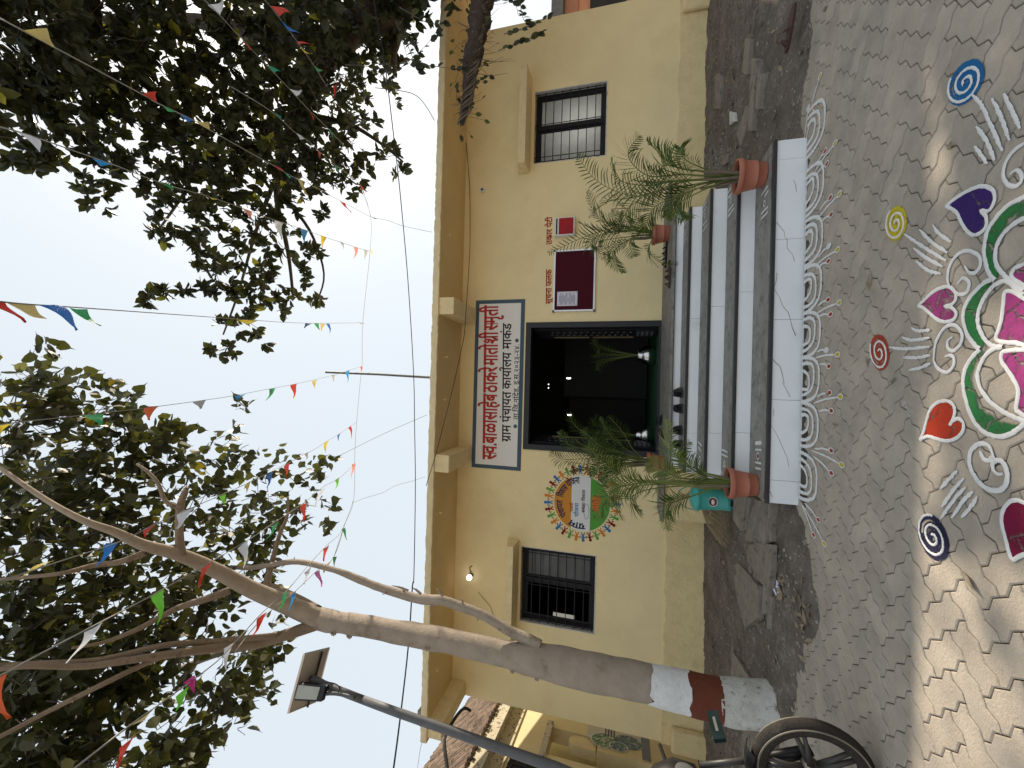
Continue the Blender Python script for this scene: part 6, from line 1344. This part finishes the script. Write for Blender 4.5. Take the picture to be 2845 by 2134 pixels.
for i in range(n + 1):
    a = radians(78) + radians(95) * i / n
    for k in range(5): b = -1 + k / 2; rr_ = Rr + .035 - .03 * b * b; v = WM @ Vector((rr_ * cos(a), rr_ * sin(a), .062 * b)); mf.v.append(tuple(v))
for i in range(n):
    for k in range(4): a = i * 5 + k; mf.f.append((a, a + 1, a + 6, a + 5)); mf.mi.append(0)
mf.build('mudguard', M['gloss'], MC_, True)
st_ = hub + Vector((-.30, 0, .60))
cw = MB(); prof = [(-.20, .02), (-.17, .15), (-.06, .23), (.05, .20), (.13, .08), (.12, -.06), (.03, -.13), (-.12, -.11)]
for yy, k in ((-.13, .55), (-.10, .85), (-.04, 1), (.04, 1), (.10, .85), (.13, .55)): cw.v += [tuple(st_ + Vector((x * k, yy, z * k))) for x, z in prof]
for a in range(5):
    for b in range(8): cw.f.append((a * 8 + b, a * 8 + (b + 1) % 8, (a + 1) * 8 + (b + 1) % 8, (a + 1) * 8 + b)); cw.mi.append(0)
cw.f += [tuple(range(7, -1, -1)), tuple(range(40, 48))]; cw.mi += [0, 0]
o_ = cw.build('headlight_cowl', M['gloss'], MC_, True)
MB().lathe([(0, .012), (.05, .008), (.062, 0)], (0, 0, 0), 20, Matrix.Translation(st_ + Vector((.125, 0, .01))) @ Matrix.Rotation(pi / 2, 4, 'Y')).build('headlight', M['glass'], MC_, True)
MB().box(-.006, .006, -.055, .055, -.05, .05, Matrix.Translation(st_ + Vector((.02, -.30, .24))) @ rot_z(.3)).build('mirror', M['gloss'], MC_)
MB().tube([st_ + Vector((0, -.24, .12)), st_ + Vector((.02, -.30, .20))], .006, 6).build('mirror_stalk', M['gloss'], MC_)
for k_ in range(3): MB().tube(sm([st_ + Vector((0, -.20 + .03 * k_, .12)), st_ + Vector((.14, -.16, .10 + .03 * k_)), st_ + Vector((.16, -.08, -.10)), hub + side * .9 + Vector((-.06, 0, .22))]), .005, 5).build('brake_hose', M['cable'], MC_)
MB().tube([st_ + Vector((0, -.30, .12)), st_ + Vector((0, -.12, .08)), st_ + Vector((0, .12, .08)), st_ + Vector((0, .30, .12))], .012, 8).build('handlebar', M['gloss'], MC_, True)
MB().box(-.01, .01, -.10, .10, -.03, .03, Matrix.Translation(hub + Vector((.12, 0, .46))) @ Matrix.Rotation(radians(-20), 4, 'Y')).build('number_plate', M['plate'], MC_)
MB().box(.0102, .012, -.05, .05, -.007, .007, Matrix.Translation(hub + Vector((.12, 0, .46))) @ Matrix.Rotation(radians(-20), 4, 'Y')).build('plate_marks', M['grey'], MC_)
MB().tube([st_ + Vector((0, 0, -.1)), st_ + Vector((-.5, 0, .1)), st_ + Vector((-.9, 0, -.05))], [.09, .13, .08], 10).build('fuel_tank', M['gloss'], MC_, True)
dm = MB(); 
for i in range(7): q = hub + side * 1.38 + Vector((-.03 - .016 * i, 0, .055 + .034 * i)); dm.box(-.008, .008, -.001, .001, -.010, .010, Matrix.Translation(q) @ Matrix.Rotation(radians(-25 + 20 * (i % 3)), 4, 'Y'))
dm.build('worn_decal', M['alu'], MC_)

# ------------------------------------------------------------ neighbours
NB = empty('neighbour_house', (-6.4, 8, 0), 'stained cream neighbouring house with old clay tile roof seen past the left wall', 'building')
p0 = Vector((-6.3, 7.5, 0)); nn_ = Vector((1, .18, 0)).normalized(); tg = Vector((-.18, 1, 0)).normalized()
def NP(px, py): return PN(px, py, p0, nn_)
def nloc(p): v = p - p0; return (v.dot(tg), v.z)     # along the wall, height
def nwall(u0, u1, z0, z1, off, dep, m, name):
    a = p0 + tg * u0 + nn_ * off; b = p0 + tg * u1 + nn_ * off; 
    return MB().prism([Vector((a.x, a.y, z0)), Vector((b.x, b.y, z0)), Vector((b.x, b.y, z1)), Vector((a.x, a.y, z1))], -nn_ * dep).build(name, m, NB)
ez = 3.24
N4 = crop(1240, 1880, .28933)
def n4(pts): return [nloc(NP(x, y)) for x, y in N4(pts)]
al = n4([(1020, 485), (1000, 800), (1270, 570), (1270, 740)])
au1 = al[0][0]; az1 = al[0][1]; az0 = n4([(1270, 640)])[0][1]; au0 = au1 - .75
nwall(au1, 4.0, -.1, ez - .02, 0, .25, M['cream'], 'wall'); nwall(-3.5, au1, az1, ez - .02, 0, .25, M['cream'], 'wall')
nwall(au1 - .35, au1, -.1, az0 - .32, 0, .25, M['cream'], 'wall'); nwall(-3.5, au0, -.1, az1, 0, .25, M['cream'], 'wall')
nwall(au0 - .4, au1 + .3, az0 - 1.0, az1 + .2, -.42, .1, M['cream'], 'alcove_back')
# scalloped screen under the alcove top
sc_ = MB(); n = 14; pl = [Vector((0, 0, 0))]
def nP(u, z, off=0): q = p0 + tg * u + nn_ * off; return Vector((q.x, q.y, z))
arc = [nP(au1 - .02 - .30 * (1 - cos(pi * i / n)) * .5, az0 + .02 + .16 * sin(pi * i / n), -.02) for i in range(n + 1)]
sc_.prism([nP(au1, az0 - .3, -.02)] + arc + [nP(au1 - .34, az0 - .3, -.02)], -nn_ * .16); sc_.build('scalloped_screen', M['cream'], NB)
nwall(au0 - .1, au1 + .10, az1 - .005, az1 + .10, .05, .045, M['creamd'], 'lintel')
nwall(-3.5, au0 + .1, 1.5, 2.0, -.3, .05, M['roomd'], 'dark_opening')
wn_ = n4([(600, 780), (600, 878)]); nwall(wn_[0][0] - 1.2, wn_[0][0], 1.9, 2.95, .004, .02, M['roomd'], 'window')
gb = MB()
for i in range(9): a = nP(wn_[0][0] - .12 * i - .03, 1.9, .02); gb.tube([a, a + Vector((0, 0, 1.05))], .008, 4)
for i in range(5): gb.tube([nP(wn_[0][0], 2.0 + .22 * i, .02), nP(wn_[0][0] - 1.2, 2.0 + .22 * i, .02)], .008, 4)
gb.build('window_grille', M['steel'], NB)
nwall(-3.5, 4.0, ez - .02, ez + .18, .22, .5, M['creamd'], 'eave_band')
# poster painted on the wall
ps = n4([(1360, 480), (1350, 690), (1950, 600), (1945, 830)]); 
mb = MB().add([nP(ps[0][0] + .25, ps[2][1], .004), nP(ps[0][0] - .32, ps[2][1], .004), nP(ps[0][0] - .32, ps[0][1], .004), nP(ps[0][0] + .25, ps[0][1], .004)], [(3, 2, 1, 0)]); mb.build('painted_notice', mat('faded_notice', (.55, .53, .47), .9, .08, 6, col2=(.38, .36, .3), thr=.62, c2scale=12), NB)
def disc(px, py, ru, rz, m, off, nm='notice_picture'):
    u, z = n4([(px, py)])[0]; MB().add([nP(u + ru * cos(2 * pi * k / 24), z + rz * sin(2 * pi * k / 24), off) for k in range(24)], [tuple(range(24))]).build(nm, m, NB)
pic = mat('faded_picture_blue', (.10, .16, .19), .8, .5, 30, col2=(.45, .50, .45), thr=.52, c2scale=22); pic2 = mat('faded_picture_green', (.12, .2, .12), .8, .5, 30, col2=(.5, .55, .45), thr=.5, c2scale=20)
disc(1530, 620, .22, .27, M['white'], .006); disc(1530, 620, .20, .25, pic2, .008); disc(1745, 635, .19, .235, pic, .008); disc(1655, 680, .13, .17, M['white'], .010); disc(1655, 680, .115, .15, pic, .012)
u, z = n4([(1915, 700)])[0]; MB().add([nP(u + .33, z - .07, .006), nP(u + .33, z + .07, .006), nP(u - .30, z + .07, .006), nP(u - .30, z - .07, .006)], [(0, 1, 2, 3)]).build('notice_band', M['m_grey'], NB)
u, z = n4([(1590, 545)])[0]; tx = MB()
for i in range(4): tx.add([nP(u + .14, z + .12 - .05 * i, .0135), nP(u - .12, z + .12 - .05 * i, .0135), nP(u - .12, z + .10 - .05 * i, .0135), nP(u + .14, z + .10 - .05 * i, .0135)], [(0, 1, 2, 3)])
tx.build('notice_lines', M['navy'], NB)
# clay tile roof: rows of half round tiles
rd = Vector((-nn_.x, -nn_.y, 1.05)).normalized(); tile = None; rt_ = bpy.data.objects.new('tile_roof', None); COL.objects.link(rt_); rt_.parent = NB; rt_.matrix_parent_inverse = Matrix.Translation(-NB.location)
rbase = nP(0, ez + .17, .24); side_ = tg; up_ = side_.cross(rd).normalized()
if up_.z < 0: up_ = -up_
MB().prism([rbase + tg * -4 - up_ * .03, rbase + tg * 4.2 - up_ * .03, rbase + tg * 4.2 + rd * 1.72 - up_ * .03, rbase + tg * -4 + rd * 1.72 - up_ * .03], -up_ * .04).build('roof_deck', M['barkd'], rt_)
cnt = 0; rest = MB()
tv = []
for j in range(2):
    for k in range(6): a = pi * k / 5; tv.append(Vector((.050 * cos(a) * (1 - .12 * j), .060 * sin(a) * (1 - .1 * j), .22 * j)))
tf = [(k, k + 1, 7 + k, 6 + k) for k in range(5)] + [(0, 5, 4, 3, 2, 1)]
rr = random.Random(2)
for i in range(66):
    for j in range(11):
        q = rbase + tg * (-3.9 + .122 * i + rr.uniform(-.012, .012)) + rd * (.15 * j + rr.uniform(-.02, .02)) + up_ * (.008 + rr.uniform(0, .012))
        X = tg; Zd = (rd + tg * rr.uniform(-.06, .06) + up_ * .05).normalized(); Yd = up_
        M4 = Matrix(((X.x, Yd.x, Zd.x, q.x), (X.y, Yd.y, Zd.y, q.y), (X.z, Yd.z, Zd.z, q.z), (0, 0, 0, 1)))
        pp = pix(q)
        if pp and -20 < pp[1] < IH + 40 and 1150 < pp[0] < 1480 and cnt < 290:
            if tile is None: mbt = MB().add(tv, tf); tile = mbt.build('roof_tile', M['clay'], rt_); o = tile
            else: o = tile.copy(); COL.objects.link(o)
            o.matrix_local = M4; cnt += 1
        else: rest.add([M4 @ v for v in tv], tf)
rest.build('tile_field', M['clay'], rt_)['kind'] = 'stuff'
MB().tube(sm([PR(1420, 2134 - 250, 8), PR(1307, 1975, 8), PR(1290, 1968, 8), PR(1268, 1990, 7.6), PR(1240, 2040, 7.2), PR(1235, 2075, 7), PR(1250, 2180, 6.8)][1:]), .022, 8).build('bent_pipe', M['cable'], NB)
nwall(-3.5, 4.2, ez - .25, ez - .02, .03, .028, M['creamd'], 'moulding')

PKb = empty('pink_house', (8, 9.5, 0), 'salmon pink neighbouring house seen past the right wall end', 'building')
py_ = 9.5; a = PY(1571, 20, py_); 
MB().box(a.x - 2.4, a.x + 6, py_, py_ + 3, -.1, a.z).build('wall', M['pink'], PKb)
b = PY(1545, 20, py_ - .3); MB().box(b.x - 2.5, b.x + 6, py_ - .35, py_ + 3, a.z + .002, b.z + .1).build('roof_slab', M['conc'], PKb)
MB().box(b.x - 2.3, b.x + 6, py_ - .06, py_ - .002, a.z - .30, a.z - .002).build('cornice', M['pinkd'], PKb)
c = PY(1640, 12, py_ - .01); MB().box(c.x - .35, c.x + 2, py_ - .03, py_ - .004, c.z - .8, c.z).build('window', M['roomd'], PKb)
MB().box(c.x - .42, c.x + 2, py_ - .05, py_ - .031, c.z, c.z + .05).build('window_frame', M['pinkd'], PKb); MB().box(c.x - .42, c.x - .351, py_ - .05, py_ - .004, c.z - .8, c.z - .001).build('window_frame', M['pinkd'], PKb)
print('leaves', nL, nR, 'tiles', cnt)
